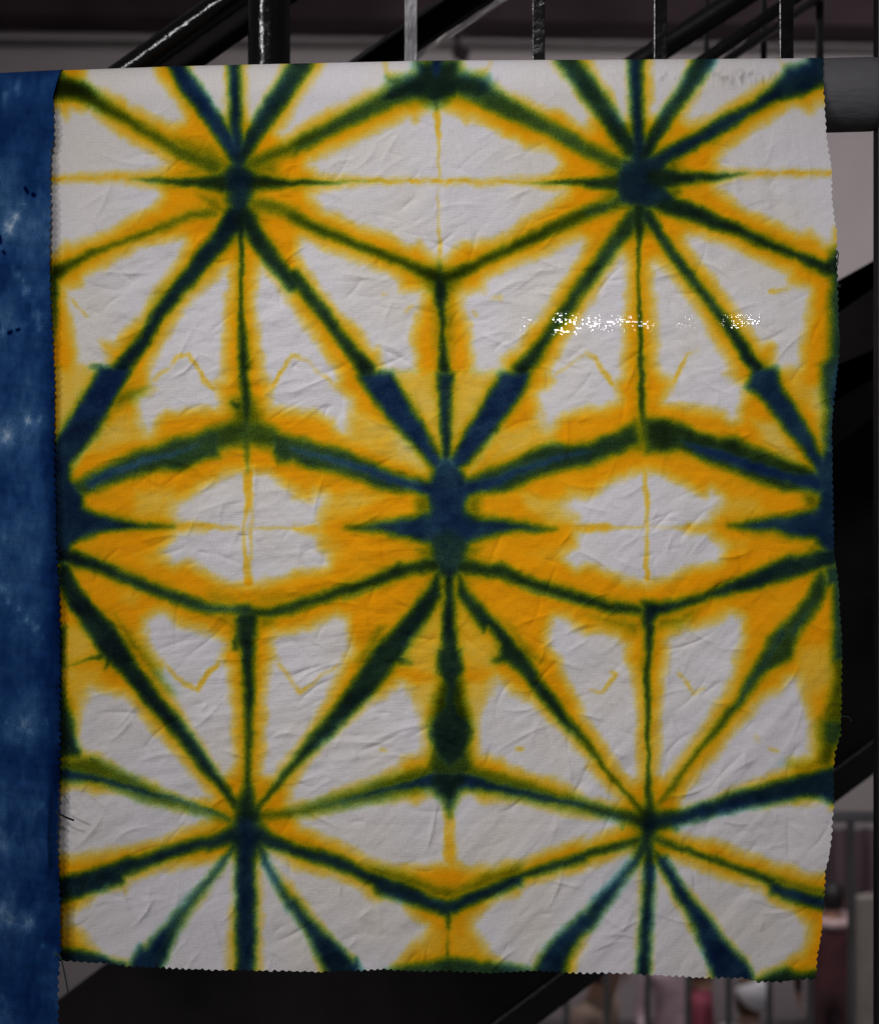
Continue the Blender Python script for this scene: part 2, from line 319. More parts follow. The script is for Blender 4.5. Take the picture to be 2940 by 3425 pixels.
# thin yellow lines inside the white fields: (points with half width, density)
YLINES = [
 Z('a', [(300,1082,11,11,1),(600,1082,11,11,1),(850,1085,14,14,1)]), Z('b', [(150,1108,12,12,1),(500,1102,10,10,1),(880,1098,9,9,1),(1250,1104,9,9,1),(1600,1108,13,13,1)]), Z('c', [(900,1060,12,12,1),(1200,1052,10,10,1),(1500,1050,9,9,1)]),
 Z('d', [(930,1040,8,8,.5),(1040,955,9,9,.45),(1080,900,11,11,.6),(1150,880,10,10,.65),(1200,960,11,11,.75),(1250,1050,12,12,.75),(1310,1100,12,12,.8)]),
 Z('d', [(1650,1090,12,12,.8),(1700,1000,10,10,.75),(1779,880,9,9,.6)]), Z('e', [(0,880,9,9,.6),(40,900,8,8,.5),(100,930,8,8,.3),(150,990,7,7,.4),(235,1050,8,8,.5)]),
 Z('d', [(425,540,7,7,.7),(480,600,6,6,.6),(530,660,4,4,.5)]),
 Z('f', [(160,1060,10,10,.8),(110,990,10,10,.8),(60,900,8,8,.7),(0,870,8,8,.3)]), Z('f', [(530,1040,11,11,.8),(570,970,10,10,.75),(610,880,7,7,.5),(680,850,7,7,.35)]),
 Z('e', [(1600,1000,8,8,.4),(1660,960,6,6,.3),(1779,880,6,6,.3)]),
 Z('f', [(1120,505,8,8,.8),(1180,495,8,8,.65),(1240,480,7,7,.5)]),
 Z('e', [(690,625,9,9,.5),(730,590,6,6,.4)]), Z('e', [(1100,620,9,9,.5),(1115,640,6,6,.4)]), Z('e', [(540,520,12,8,.3),(570,515,8,8,.2)]), Z('e', [(1200,530,8,8,.35),(1265,540,8,8,.4)]),
 Z('j', [(980,210,10,10,.6),(1050,280,9,9,.5),(1110,335,11,11,.6),(1200,375,12,12,.7),(1250,305,14,14,.8),(1320,215,12,12,.8)]),
 Z('j', [(1695,225,10,10,.5),(1779,345,9,9,.6)]), Z('k', [(0,345,10,10,.6),(40,395,10,10,.7),(110,355,9,9,.7),(190,285,8,8,.5),(265,220,7,7,.4)]),
 Z('l', [(155,265,8,8,.5),(178,285,10,10,.9),(140,340,9,9,.6),(90,400,9,9,.6),(20,380,8,8,.5)]), Z('l', [(570,275,9,9,.7),(600,325,7,7,.6),(650,395,8,8,.6),(720,370,7,7,.3)]),
 Z('k', [(535,740,9,9,.5),(570,748,6,6,.35)]), Z('k', [(1360,742,10,10,.6),(1385,738,8,8,.7)]), Z('l', [(1115,735,9,9,.7),(1155,752,6,6,.5)]), Z('l', [(1030,660,14,14,.2),(1040,690,10,10,.2)]),
 # fold lines through the diamonds
 Z('b', [(878,640,22,20,.9),(880,760,16,14,.8),(884,850,7,6,.55),(886,1000,4,4,.5),(886,1100,5,5,.5)]), Z('e', [(890,30,3,3,.5),(888,150,5,5,.7),(890,290,9,9,1)]), Z('b', [(886,1120,4,4,.25),(888,1330,4,4,.5)]),
 Z('g', [(1502,150,30,30,.9),(1503,330,26,26,.9),(1504,520,22,22,.8),(1482,600,6,6,.6),(1482,760,6,6,.55),(1486,830,10,10,.7),(1504,900,20,20,.8),(1506,1000,28,28,1)]), Z('g', [(1526,540,6,6,.6),(1526,780,6,6,.6),(1522,860,9,9,.7)]),
 Z('i', [(350,200,20,20,1),(360,380,12,12,.8),(362,500,10,10,.7),(364,600,8,8,.55),(366,720,7,7,.5),(368,830,10,10,.75),(372,980,13,13,.9)]),
 Z('g', [(1050,655,26,22,.9),(1240,658,14,12,.7),(1460,665,6,6,.4),(1779,668,4,5,.4)]), Z('h', [(0,668,7,7,.7),(180,668,20,20,.8)]),
 Z('h', [(1600,668,30,30,.9),(1779,664,22,22,.9)]), Z('i', [(0,662,24,24,.85),(110,662,20,20,.8),(170,662,6,6,.5),(360,662,4,4,.35)]), Z('i', [(360,662,3,3,.15),(550,662,5,5,.3),(620,660,22,22,.8)]),
 Z('k', [(952,1080,30,30,.8),(952,1250,30,30,.7)]), Z('n', [(952,100,32,32,.7),(952,280,38,38,.8)]),
 Z('a', [(1378,400,12,10,.8),(1385,740,14,10,.8)]),
]

# paler washes of yellow: (points, density factor)
PALES = [
 (Z('d', [(330,965),(600,965),(480,1180),(345,1400)]), .42), (Z('e', [(600,985),(868,988),(885,1200),(905,1450),(740,1200)]), .48), (Z('e', [(975,985),(1240,985),(1110,1220),(965,1440)]), .52),
 (Z('f', [(1170,962),(1300,962),(1330,1060),(1440,1210),(1390,1250),(1270,1150)]), .60), (Z('f', [(1340,1080),(1440,1060),(1445,1452),(1420,1380)]), .35),
 (Z('e', [(345,1190),(450,1230),(560,1330),(640,1430),(520,1452),(330,1420)]), .48), (Z('h', [(260,10),(560,40),(700,160),(780,330),(640,280),(470,210),(400,100)]), .50), (Z('h', [(1260,60),(1480,10),(1470,160),(1280,240),(1170,290)]), .50), (Z('e', [(1500,1200),(1580,1330),(1620,1452),(1300,1452),(1400,1300)]), .55),
 (Z('d', [(700,1270),(860,1180),(880,1330),(960,1400),(700,1452),(600,1452)]), .55), (Z('g', [(690,20),(840,20),(760,120),(620,210),(580,190)]), .5),
 (Z('h', [(190,480),(340,440),(560,470),(330,600),(160,640)]), .58), (Z('h', [(1390,450),(1660,500),(1740,640),(1560,640),(1420,560)]), .48), (Z('h', [(200,700),(300,760),(320,860),(200,890)]), .75), (Z('h', [(1430,820),(1650,780),(1700,880),(1500,880)]), .72),
 (Z('i', [(1000,10),(1160,20),(1310,270),(1180,230),(1080,150)]), .38), (Z('i', [(800,470),(1050,480),(1080,560),(900,620),(740,600)]), .62), (Z('i', [(800,730),(980,730),(960,820),(820,820)]), .68),
 (Z('h', [(690,1310),(790,1250),(900,1130),(900,1410),(660,1452)]), .65), (Z('h', [(1000,1110),(1120,1260),(1250,1420),(1010,1452)]), .65),
 (Z('g', [(830,440),(1060,430),(1065,590),(960,610),(800,590)]), .55), (Z('g', [(820,830),(990,800),(1030,880),(900,910)]), .70), (Z('g', [(720,1040),(860,1060),(840,1140),(740,1120)]), .66),
 (Z('j', [(400,0),(520,0),(590,150),(400,225)]), .62), (Z('j', [(400,255),(600,230),(640,300),(540,440),(430,460)]), .62), (Z('k', [(660,100),(885,100),(870,290),(660,240)]), .62), (Z('k', [(680,340),(860,320),(860,470),(770,530)]), .52),
 (Z('k', [(1030,100),(1230,90),(1230,260),(1050,260)]), .62), (Z('k', [(1060,330),(1230,300),(1180,430),(1110,520),(1060,460)]), .50), (Z('n', [(790,700),(925,700),(925,860),(720,880)]), .72), (Z('n', [(960,700),(1120,740),(1220,860),(960,860)]), .78),
 (Z('m', [(350,570),(450,580),(560,720),(600,830),(350,810)]), .72), (Z('l', [(1270,120),(1480,90),(1490,300),(1400,420),(1330,400),(1270,280)]), .62), (Z('d', [(470,790),(640,790),(650,940),(470,945)]), .5),
 (Z('a', [(1340,560),(1390,560),(1390,760),(1290,640)]), .40), (Z('a', [(1500,560),(1600,600),(1530,740),(1490,740)]), .45), (Z('c', [(180,560),(260,560),(270,740),(220,740)]), .55), (Z('m', [(1380,230),(1440,280),(1440,560),(1370,480),(1320,400)]), .40),
 (Z('m', [(1570,260),(1660,260),(1720,400),(1600,560)]), .30), (Z('o', [(320,280),(430,300),(430,420),(300,420)]), .45), (Z('e', [(640,840),(735,840),(740,980),(620,980)]), .45), (Z('e', [(1095,840),(1240,880),(1240,980),(1095,980)]), .5),
 (Z('f', [(1160,820),(1290,820),(1290,960),(1160,960)]), .5), (Z('n', [(960,560),(1030,560),(1020,720),(960,720)]), .9),
 (Z('h', [(560,40),(660,100),(810,270),(830,340),(760,330),(640,190)]), .30), (Z('h', [(1200,100),(1260,90),(1190,220),(1110,300),(1060,340),(1120,210)]), .35), (Z('g', [(640,40),(660,60),(560,190),(470,300),(430,330),(450,260)]), .3),
]

BL = []      # (kind, points, density, yellow under the core, softness)
def pg(pts, dens=1., yc=.4, soft=11): BL.append(('p', pts, dens, yc, soft))
def st(pts, yc=.4, soft=10): BL.append(('s', pts, 1., yc, soft))

# halos and olive zones first
pg(Z('k', [(905,300),(1015,300),(1055,450),(1085,600),(835,600),(865,430)]), .84, .85, 18)
pg(Z('g', [(1340,40),(1420,-10),(1560,-10),(1640,50),(1779,110),(1779,240),(1700,230),(1640,170),(1500,150),(1400,160),(1340,160)]), .62, .75, 18)
pg(Z('d', [(1400,1150),(1450,1130),(1550,1150),(1600,1290),(1660,1340),(1640,1420),(1360,1420),(1330,1360),(1410,1300)]), .55, .9, 20)
pg(Z('e', [(840,540),(970,540),(985,760),(960,960),(870,960),(850,780)]), .30, 1, 16)
pg(Z('i', [(200,100),(330,-20),(345,0),(345,210),(250,200),(100,250),(0,290),(0,180)]), .48, .95, 16)
pg(Z('i', [(430,1210),(560,1200),(700,1130),(640,1210),(560,1260),(430,1290)]), .42, 1, 16); pg(Z('i', [(0,1190),(200,1200),(320,1230),(320,1320),(200,1270),(80,1230)]), .32, 1, 16)
pg(Z('g', [(1560,1180),(1700,1190),(1660,1260),(1580,1290)]), .35, 1, 16); pg(Z('g', [(1300,1190),(1420,1190),(1420,1260),(1330,1230)]), .28, 1, 16)
pg(Z('g', [(1270,1040),(1450,1080),(1450,1150),(1250,1140)]), .22, 1, 18); pg(Z('g', [(1560,1080),(1779,1050),(1779,1130),(1560,1150)]), .22, 1, 18)
pg(Z('k', [(520,0),(560,0),(480,150),(400,230),(380,210)]), .45, 1, 18); pg(Z('k', [(1300,-20),(1450,140),(1520,210),(1420,200)]), .45, 1, 18)
pg(Z('g', [(700,1180),(790,1290),(880,1430),(780,1400)]), .45, 1, 16); pg(Z('j', [(780,60),(900,150),(1060,400),(1000,400),(840,200)]), .35, 1, 18)
pg(Z('d', [(930,560),(1080,380),(1110,370),(1000,600),(900,680)]), .35, 1, 18)
pg(Z('f', [(620,360),(760,510),(880,700),(960,830),(900,760)]), .40, 1, 16)
pg(Z('d', [(700,1100),(900,1080),(820,1160),(680,1240)]), .42, 1, 18)
pg(Z('h', [(730,450),(840,460),(840,600),(740,600)]), .45, 1, 16); pg(Z('h', [(1060,450),(1150,460),(1140,600),(1050,600)]), .45, 1, 16)
pg(Z('h', [(740,780),(860,780),(880,870),(760,850)]), .40, 1, 16); pg(Z('h', [(1000,840),(1080,760),(1150,780),(1100,860)]), .40, 1, 16)
pg(Z('h', [(800,980),(880,930),(880,1050),(800,1070)]), .35, 1, 16); pg(Z('h', [(1000,930),(1090,980),(1090,1060),(1010,1050)]), .35, 1, 16)
pg(Z('i', [(1300,420),(1420,460),(1420,540),(1340,540)]), .5, 1, 14); pg(Z('i', [(1330,760),(1450,760),(1450,850),(1330,830)]), .42, 1, 16)
pg(Z('n', [(330,280),(640,340),(800,400),(900,440),(1000,440),(1150,370),(1400,300),(1400,360),(1150,450),(940,530),(760,460),(520,390)]), .46, 1, 14)
pg(Z('a', [(1050,830),(1290,880),(1380,960),(1420,1000),(1380,1060),(1100,1060),(1200,1000),(1080,900)]), .40, 1, 20)
pg(Z('a', [(1480,1010),(1640,930),(1700,980),(1680,1060),(1500,1100)]), .40, 1, 20)
pg(Z('a', [(1200,1180),(1330,1200),(1400,1300),(1300,1300)]), .42, 1, 20); pg(Z('a', [(1500,1180),(1650,1230),(1640,1300),(1540,1300)]), .42, 1, 20)
pg(Z('c', [(0,860),(120,900),(260,1000),(260,1220),(150,1260),(0,1270),(90,1200),(130,1110),(60,1000),(0,960)]), .42, 1, 20)
pg(Z('c', [(490,960),(560,960),(580,1060),(500,1060)]), .55, 1, 14); pg(Z('c', [(500,1130),(580,1130),(570,1230),(470,1200)]), .55, 1, 14)
pg(Z('l', [(1480,0),(1590,0),(1590,560),(1560,700),(1510,760),(1480,860),(1395,830),(1410,720),(1410,600),(1440,540),(1470,420),(1500,300),(1480,150)]), .62, .95, 18)
pg(Z('l', [(1180,820),(1330,800),(1480,780),(1480,860),(1300,880)]), .30, 1, 20)

pg(Z('g', [(1250,60),(1400,20),(1500,10),(1600,20),(1700,70),(1700,185),(1600,175),(1500,155),(1400,170),(1250,235)]), .74, .7, 18)
pg(Z('k', [(850,740),(1070,740),(1100,880),(1020,930),(860,930),(810,880)]), .80, .7, 18)
# star with centre (805, 610)
st(Z('a', [(1065,380,50,50),(1172,560,62,62),(1310,745,57,57),(1440,960,60,50)]), .10); st(Z('a', [(1430,380,36,40),(1432,740,36,40),(1450,980,50,50)]), .15)
st(Z('a', [(1835,380,74,70,.9),(1700,590,66,60,.9),(1590,745,55,55,.95),(1460,960,50,50,1)]), .35)
st(Z('a', [(330,530,78,78,1),(480,545,62,58,.95),(620,640,46,43,.75),(780,730,38,38,.66),(950,830,36,36,.62),(1100,925,45,48,.55),(1300,1010,60,60,.6)]), .8, 13)
st(Z('a', [(800,1088,4,4,.4),(900,1100,14,12,.8),(1050,1105,22,22,1),(1200,1110,35,28,1),(1350,1110,60,60,1)]), .6)
pg(Z('a', [(1330,1060),(1400,1000),(1450,950),(1500,1010),(1560,1060),(1600,1110),(1540,1170),(1500,1330),(1400,1330),(1370,1200)]), .98, .22, 16)
st(Z('d', [(1290,20,35,35,.5),(1150,40,28,28,.55),(950,120,24,24,.58),(700,215,20,20,.62),(500,300,26,26,.75),(330,370,55,42,.85)]), .85, 12)
st(Z('d', [(1440,40,80,80),(1330,190,62,60),(1150,400,56,56),(965,640,42,42),(850,830,48,45),(740,970,55,55)]), .28)
pg(Z('d', [(555,962),(740,945),(820,965),(760,1060),(660,1240),(520,1440),(400,1520),(330,1420),(345,1390),(480,1180),(600,970)]), 1.0, .05, 9)
st(Z('d', [(300,955,4,5,.9),(415,955,2,2,.3)]), .5, 5); st(Z('d', [(540,956,2,3,.7),(660,948,8,8,1)]), .4, 5)
st(Z('d', [(318,380,28,24,.9),(320,600,22,18,.8),(325,800,10,8,.6)]), .5)
st(Z('d', [(1462,60,60,60),(1465,190,20,20),(1466,330,14,14),(1465,450,12,12),(1468,650,20,18),(1475,850,30,25),(1485,1050,30,28),(1492,1200,35,30),(1495,1350,22,22),(1497,1440,14,14)]), .5)
st(Z('d', [(1410,1175,20,20,.8),(1440,1195,28,28,.9)]), .7); st(Z('g', [(1490,-30,22,22,.9),(1500,60,40,30,.8),(1498,180,18,18,.8),(1500,330,8,8,.4)]), .6, 12); st(Z('g', [(1430,90,10,10,.6),(1560,95,14,14,.6)]), .6, 10)
st(Z('d', [(1490,40,70,70),(1560,150,50,60),(1640,270,48,58,.95),(1720,380,46,50,.9),(1779,460,44,48,.9)]), .45); st(Z('e', [(0,400,44,48,.92),(150,590,42,44,.9),(270,740,40,42,.9),(380,890,46,46,.95),(440,970,58,52,1)]), .5)
pg(Z('e', [(455,980),(600,980),(700,1150),(800,1310),(900,1480)], 'h', [(930,260),(870,330),(740,180)], 'e', [(640,1345),(540,1230),(450,1110),(390,1000)]), .96, .06, 12)
st(Z('e', [(590,979,2,3,.35),(870,979,3,3,.5)]), 1, 5); st(Z('e', [(970,982,3,4,.5),(1250,982,3,3,.4)]), 1, 5)
pg(Z('b', [(745,360),(1005,360),(1015,420),(1100,460),(1160,470),(1185,460),(1180,520),(1260,560),(1400,640),(1560,730),(1700,800),(1779,850),(1779,960),(1700,920),(1560,830),(1400,760),(1250,700),(1130,640),(1000,590),(910,590),(872,660),(850,580),(740,610),(600,660),(450,730),(300,800),(150,880),(0,950),(0,850),(150,770),(300,690),(430,620),(560,550),(580,520),(565,460),(600,470),(680,450),(740,430)]), .72, .62, 12)
pg(Z('b', [(745,360),(1005,360),(1020,430),(1180,480),(1240,580),(1130,620),(1000,585),(872,640),(740,600),(560,640),(500,600),(580,520),(740,440)]), .95, .45, 20)
st(Z('b', [(875,385,40,40,1),(872,440,40,40,1)]), .05, 16)
st(Z('b', [(873,560,14,14,1),(873,640,10,10,.9),(875,680,5,5,.5)]), .8, 8)
st(Z('b', [(0,890,38,42,.62),(150,815,36,38,.68)]), .75, 13); st(Z('a', [(1500,1010,50,50,.55),(1640,950,42,42,.58),(1779,890,40,42,.62)]), .8, 14)
st(Z('c', [(0,905,50,50,.68),(120,960,55,50,.65),(230,1010,60,60,.7)]), .7, 14)
st(Z('b', [(-230,1110,50,50),(0,1113,22,18),(150,1112,14,12),(350,1105,5,5,.6),(700,1100,2,2,.3)]), .7); st(Z('b', [(1779,1105,24,24),(1600,1108,11,9),(1400,1108,4,4,.5),(1250,1106,2,2,.2)]), .7); st(Z('c', [(0,1105,28,32),(150,1110,50,50),(250,1110,70,70)]), .5)
st(Z('a', [(1530,1230,45,45,.5),(1660,1260,42,42,.52),(1779,1300,42,42,.58)]), .85, 14); st(Z('e', [(0,40,36,42,.68),(150,110,33,38,.74),(300,180,30,33,.76),(500,260,28,30,.76),(650,310,28,30,.82),(780,370,30,38,.95),(890,420,50,45,1)]), .75, 11)
st(Z('e', [(890,420,45,50,1),(1000,390,40,35,.95),(1150,310,30,30,.82),(1300,240,36,36,.8),(1450,170,40,40,.8),(1600,100,42,42,.78),(1779,20,42,42,.75)]), .75, 11); st(Z('c', [(0,1290,42,42,.75),(150,1240,44,44,.72),(260,1190,50,50,.8)]), .6, 14)
pg(Z('e', [(740,400),(890,350),(1050,400),(1000,470),(900,600),(800,460)]), .48, 1, 16)
st(Z('e', [(890,300,4,4,.8),(890,400,36,36,1),(895,480,54,54,1),(900,560,38,40,1),(905,640,22,26,1),(908,740,14,16,1),(912,850,22,28,1),(918,970,42,40,1)]), .5)
pg(Z('e', [(868,985),(976,985),(968,1150),(962,1300),(962,1450)], 'h', [(962,240),(962,300),(905,300),(905,240)], 'e', [(905,1450),(893,1250),(880,1100)]), .98, .22, 9)
# star with centre (2140, 600)
st(Z('c', [(-125,350,68,60,.85),(-20,500,65,60,.85),(125,700,62,58,.88),(270,900,60,60,1)]), .45, 12); st(Z('c', [(300,350,52,50),(305,500,40,42),(310,700,38,38),(315,980,60,50)]), .18); st(Z('c', [(720,355,70,62,.88),(600,550,50,48,.88),(500,690,48,42,.88),(400,850,50,50,.95),(340,950,50,50,1)]), .42)
pg(Z('c', [(230,960),(315,960),(400,940),(520,880),(700,780),(850,685),(1000,625),(1110,540),(1195,450),(1210,405),(1340,375),(1340,320),(1500,320),(1500,500),(1440,520),(1300,590),(1150,620),(1000,700),(850,800),(700,880),(580,960),(500,1000),(480,1060),(500,1150),(560,1210),(500,1260),(330,1260),(200,1230),(160,1110)]), 1., .20, 11)
pg(Z('c', [(860,690),(1000,620),(1110,540),(1190,460),(1180,520),(1040,640),(900,720)]), .5, 1, 12)
st(Z('c', [(420,1080,80,75),(600,1080,40,45),(750,1075,25,28),(880,1062,10,12,.9),(1000,1055,4,4,.5)]), .5)
pg(Z('c', [(450,1180),(620,1215),(760,1285),(900,1350)], 'f', [(900,75),(1030,140),(1150,200),(1300,260),(1450,310),(1560,240),(1560,430),(1460,405),(1350,345),(1200,275),(1050,225),(900,155),(750,112),(620,62),(480,30)], 'c', [(400,1260)]), .98, .5, 11)
st(Z('f', [(290,40,60,60,.9),(180,190,52,52,.82),(80,330,48,50,.82),(0,440,46,46,.84)]), .5, 12); st(Z('e', [(1779,430,46,46,.84),(1640,630,43,43,.86),(1540,780,42,42,.86),(1440,920,52,48,.95),(1390,975,55,60,1)]), .5, 12)
pg(Z('e', [(1250,982),(1400,980),(1460,990),(1400,1110),(1300,1250),(1220,1370),(1150,1450)], 'h', [(1060,280),(980,330),(940,250)], 'e', [(990,1450),(1050,1340),(1150,1180),(1240,1020)]), .96, .06, 12)
st(Z('f', [(322,0,60,50),(322,100,48,45),(322,200,15,15),(322,330,9,9),(325,500,8,10),(330,700,12,14),(335,900,16,16),(340,1100,20,20),(345,1250,22,20),(350,1400,15,12)]), .55)
st(Z('f', [(370,30,50,50),(440,140,35,35,.92),(560,310,33,35,.9),(680,470,31,33,.9),(800,620,31,33,.9),(900,760,34,36,.95),(990,900,42,45,1),(1040,965,45,45,1)]), .4)
pg(Z('f', [(1010,962),(1160,957),(1190,1070),(1260,1180),(1330,1290),(1400,1400)], 'i', [(1400,160),(1450,240),(1470,420),(1400,330),(1290,170),(1200,60)], 'f', [(1200,1330),(1120,1220),(1050,1150),(970,1085),(985,1040)]), .95, .10, 12)
pg(Z('f', [(1480,260),(1600,200),(1600,1480),(1440,1480),(1442,1200),(1422,950),(1470,880),(1468,600),(1478,450)]), .80, .35, 18); pg(Z('f', [(1490,900),(1600,900),(1600,1480),(1455,1480),(1460,1100)]), .9, .1, 18)
# star on the left edge (195, 1730)
pg(Z('g', [(360,400),(480,370),(560,330),(700,260),(830,200),(960,165),(1070,110),(1180,95),(1280,55),(1360,75),(1340,160),(1330,240),(1240,255),(1150,298),(1100,315),(1000,315),(860,345),(750,380),(640,420),(550,450),(480,470)]), .82, .5, 14)
st(Z('g', [(540,400,34,34,.95),(700,325,40,40,.85),(860,265,40,40,.82),(1000,225,36,36,.82),(1150,180,30,30,.82),(1270,130,22,22,.75),(1380,100,18,18,.6),(1460,95,12,12,.5)]), .05, 16)
pg(Z('g', [(250,140),(335,140),(430,-20),(660,-20),(590,90),(510,200),(430,280),(440,370),(510,470),(510,540),(640,585),(820,625),(1050,658),(820,675),(640,690),(500,735),(440,770),(430,840),(420,880),(250,880)]), 1., .12, 12)
st(Z('g', [(380,830,60,50,1),(600,895,42,42,.95),(760,965,38,38,.92),(900,1020,36,36,.92),(1100,1100,40,42,.86),(1250,1150,40,36,.8),(1400,1160,30,34,.7),(1500,1170,45,45,.85)]), .4, 12)
st(Z('g', [(800,1010,10,12,.6),(900,1045,10,12,.6)]), .05, 12)
pg(Z('g', [(360,860),(425,885),(480,1020),(600,1160),(700,1260),(780,1380)], 'j', [(760,90),(850,230),(980,430),(1100,570),(1230,750),(1350,930),(1450,1070),(1430,1130),(1330,980),(1200,840),(1040,640),(900,480),(740,285),(670,215),(640,245),(645,200),(590,130),(520,0)], 'g', [(430,1160),(375,1070),(330,1000)]), 1., .38, 10)
st(Z('j', [(620,170,12,14),(520,195,6,6,.9),(390,245,3,4,.8)]), .5, 6)
pg(Z('j', [(250,0),(392,0),(392,230),(370,260),(395,430),(440,560),(440,660),(480,750),(480,795),(250,800)]), .95, .45, 12)
pg(Z('j', [(300,800),(500,790),(580,790),(660,830),(760,880),(900,950),(1000,1000),(1150,1060),(1280,1110),(1420,1170),(1400,1195),(1250,1155),(1100,1112),(950,1078),(820,1042),(700,992),(560,952),(440,945),(300,965)]), .55, .75, 13)
st(Z('j', [(330,895,55,50,.95),(560,912,32,28,.95),(720,952,28,26,1),(880,1002,25,24,.98),(1000,1032,20,20,.85),(1200,1090,18,18,.75),(1400,1170,18,18,.85)]), .08, 13)
st(Z('j', [(550,800,14,14,.8),(570,810,14,14,.8)]), .8, 12)
# middle star (1500, 1755)
pg(Z('g', [(1640,60),(1779,105)], 'h', [(80,125),(200,160),(330,192),(450,250),(600,310),(750,365),(860,405),(760,445),(650,450),(530,430),(420,390),(300,350),(150,318),(60,290)], 'g', [(1779,260),(1690,265),(1650,200)]), .80, .5, 14)
st(Z('g', [(1540,105,10,10,.5),(1640,140,18,18,.62),(1779,190,30,30,.75)]), .05, 16); st(Z('h', [(0,180,30,34,.8),(200,240,36,36,.85),(400,300,38,38,.88),(550,350,38,38,.88),(700,400,36,36,.9),(850,430,45,45,.95)]), .05, 16)
pg(Z('h', [(1000,400),(1050,370),(1200,300),(1330,250),(1450,192),(1570,155),(1680,165),(1779,155)], 'i', [(100,110),(200,70),(300,10),(335,150),(200,220),(100,250)], 'h', [(1779,288),(1650,312),(1500,360),(1400,400),(1280,450),(1150,455)]), .82, .5, 14)
st(Z('h', [(1050,430,40,40,.95),(1250,370,42,42,.92),(1450,290,38,38,.88),(1600,240,36,36,.85),(1779,210,34,34,.8)]), .05, 16); st(Z('i', [(0,210,34,34,.8),(150,160,22,22,.75),(250,110,12,12,.65)]), .05, 14)
pg(Z('h', [(850,300),(930,200),(1020,300),(1060,380),(1090,440),(1075,470),(1060,560),(1160,600),(1320,620),(1480,642),(1600,668),(1480,688),(1330,690),(1180,720),(1070,760),(1010,830),(970,900),(920,900),(880,830),(820,770),(700,730),(560,700),(400,680),(320,665),(400,648),(560,625),(720,600),(830,560),(805,445),(830,380)]), .93, .08, 14)
st(Z('h', [(942,240,14,14,1),(944,400,12,12,1.1),(942,640,4,4,1.1),(942,830,8,8,1.1)]), .2, 10); st(Z('h', [(440,645,8,10,.62),(700,612,10,10,.65)]), .05, 14)
pg(Z('h', [(920,840),(800,850),(690,882),(640,872),(590,900),(450,960),(300,1010),(150,1060),(0,1112)], 'g', [(1640,1140),(1500,1150),(1500,1200),(1640,1210)], 'h', [(0,1190),(150,1130),(300,1080),(450,1040),(600,990),(740,950),(900,930)]), .90, .62, 12)
pg(Z('h', [(970,840),(1100,858),(1200,882),(1270,872),(1340,920),(1450,970),(1600,1010),(1779,1060)], 'i', [(150,1110),(300,1130),(345,1140),(340,1190),(300,1190),(150,1180)], 'h', [(1779,1140),(1650,1100),(1500,1060),(1350,1010),(1200,960),(980,940)]), .90, .6, 12)
st(Z('h', [(1380,1030,10,14,.6),(1600,1085,10,14,.62),(1779,1130,10,12,.6)]), .1, 12); st(Z('h', [(520,1030,12,10,.55),(300,1095,12,10,.55)]), .1, 12)
pg(Z('h', [(910,880),(975,880),(972,1000),(980,1080),(990,1250),(1000,1400)], 'k', [(1020,130),(1032,250),(1010,310),(1004,340),(1012,450),(1020,500),(1075,570),(1085,640),(1070,730),(1050,790),(975,855),(940,860),(870,790),(850,720),(835,650),(842,590),(870,520),(902,460),(912,350),(900,310),(870,250),(885,130)], 'h', [(900,1400),(905,1250),(915,1080)]), .98, .42, 11)
pg(Z('h', [(800,700),(940,640),(1090,700),(1060,860),(1010,960),(945,1000),(880,960),(830,860)]), .86, .3, 22)
pg(Z('h', [(890,900),(905,1080),(830,1200),(740,1330),(670,1430)], 'k', [(665,180),(715,212),(640,222),(600,265),(500,385),(380,505),(270,625),(150,735),(0,865),(0,800),(130,630),(250,480),(340,350),(430,220),(500,110)], 'h', [(560,1330),(690,1190),(800,1050)]), .97, .42, 12)
st(Z('j', [(1779,838,26,26,.9),(1680,958,22,22,.85),(1580,1078,22,22,.85),(1500,1160,40,40,1)]), .65)
pg(Z('h', [(1000,900),(1060,1030),(1150,1140),(1250,1250),(1340,1350),(1420,1440)], 'k', [(1400,130),(1470,250),(1600,430),(1700,570),(1779,670),(1779,725),(1700,650),(1600,545),(1500,430),(1400,310),(1300,212),(1215,206),(1250,165),(1250,100),(1180,0)], 'h', [(1150,1300),(1060,1170),(990,1080)]), .95, .45, 12)
st(Z('l', [(0,698,24,24,.85),(100,835,18,18,.75),(200,958,15,15,.72),(300,1070,18,18,.8),(370,1150,50,50,1)]), .75)
# right edge star (2780, 1720)
pg(Z('i', [(350,0),(480,0),(560,30),(700,80),(800,120),(900,110),(1000,160),(1150,220),(1280,270),(1380,310),(1480,400),(1480,470),(1300,440),(1200,440),(1130,410),(1000,370),(900,330),(780,290),(650,220),(560,200),(430,195),(350,215)]), .88, .62, 13)
st(Z('i', [(560,120,20,40,.8),(800,215,45,50,.98),(1000,290,48,46,1),(1200,350,45,42,1),(1400,390,50,50,1)]), .04, 16)
pg(Z('i', [(1380,300),(1450,180),(1600,150),(1600,900),(1430,800),(1380,740),(1240,720),(1150,690),(1050,690),(950,675),(860,655),(980,620),(1050,605),(1180,590),(1300,570),(1400,540),(1420,470)]), .93, .10, 13)
pg(Z('i', [(330,1110),(400,1100),(440,1120),(560,1100),(700,1060),(850,990),(1000,930),(1150,870),(1220,832),(1280,832),(1400,800),(1600,770),(1600,880),(1420,920),(1250,970),(1050,1030),(900,1060),(750,1090),(600,1150),(440,1200),(400,1260),(392,1400),(382,1480),(358,1480),(355,1300),(330,1200)]), .97, .34, 12)
pg(Z('i', [(1440,900),(1640,850),(1640,1480),(1490,1480),(1492,1020),(1450,1040)]), .84, .35, 14)
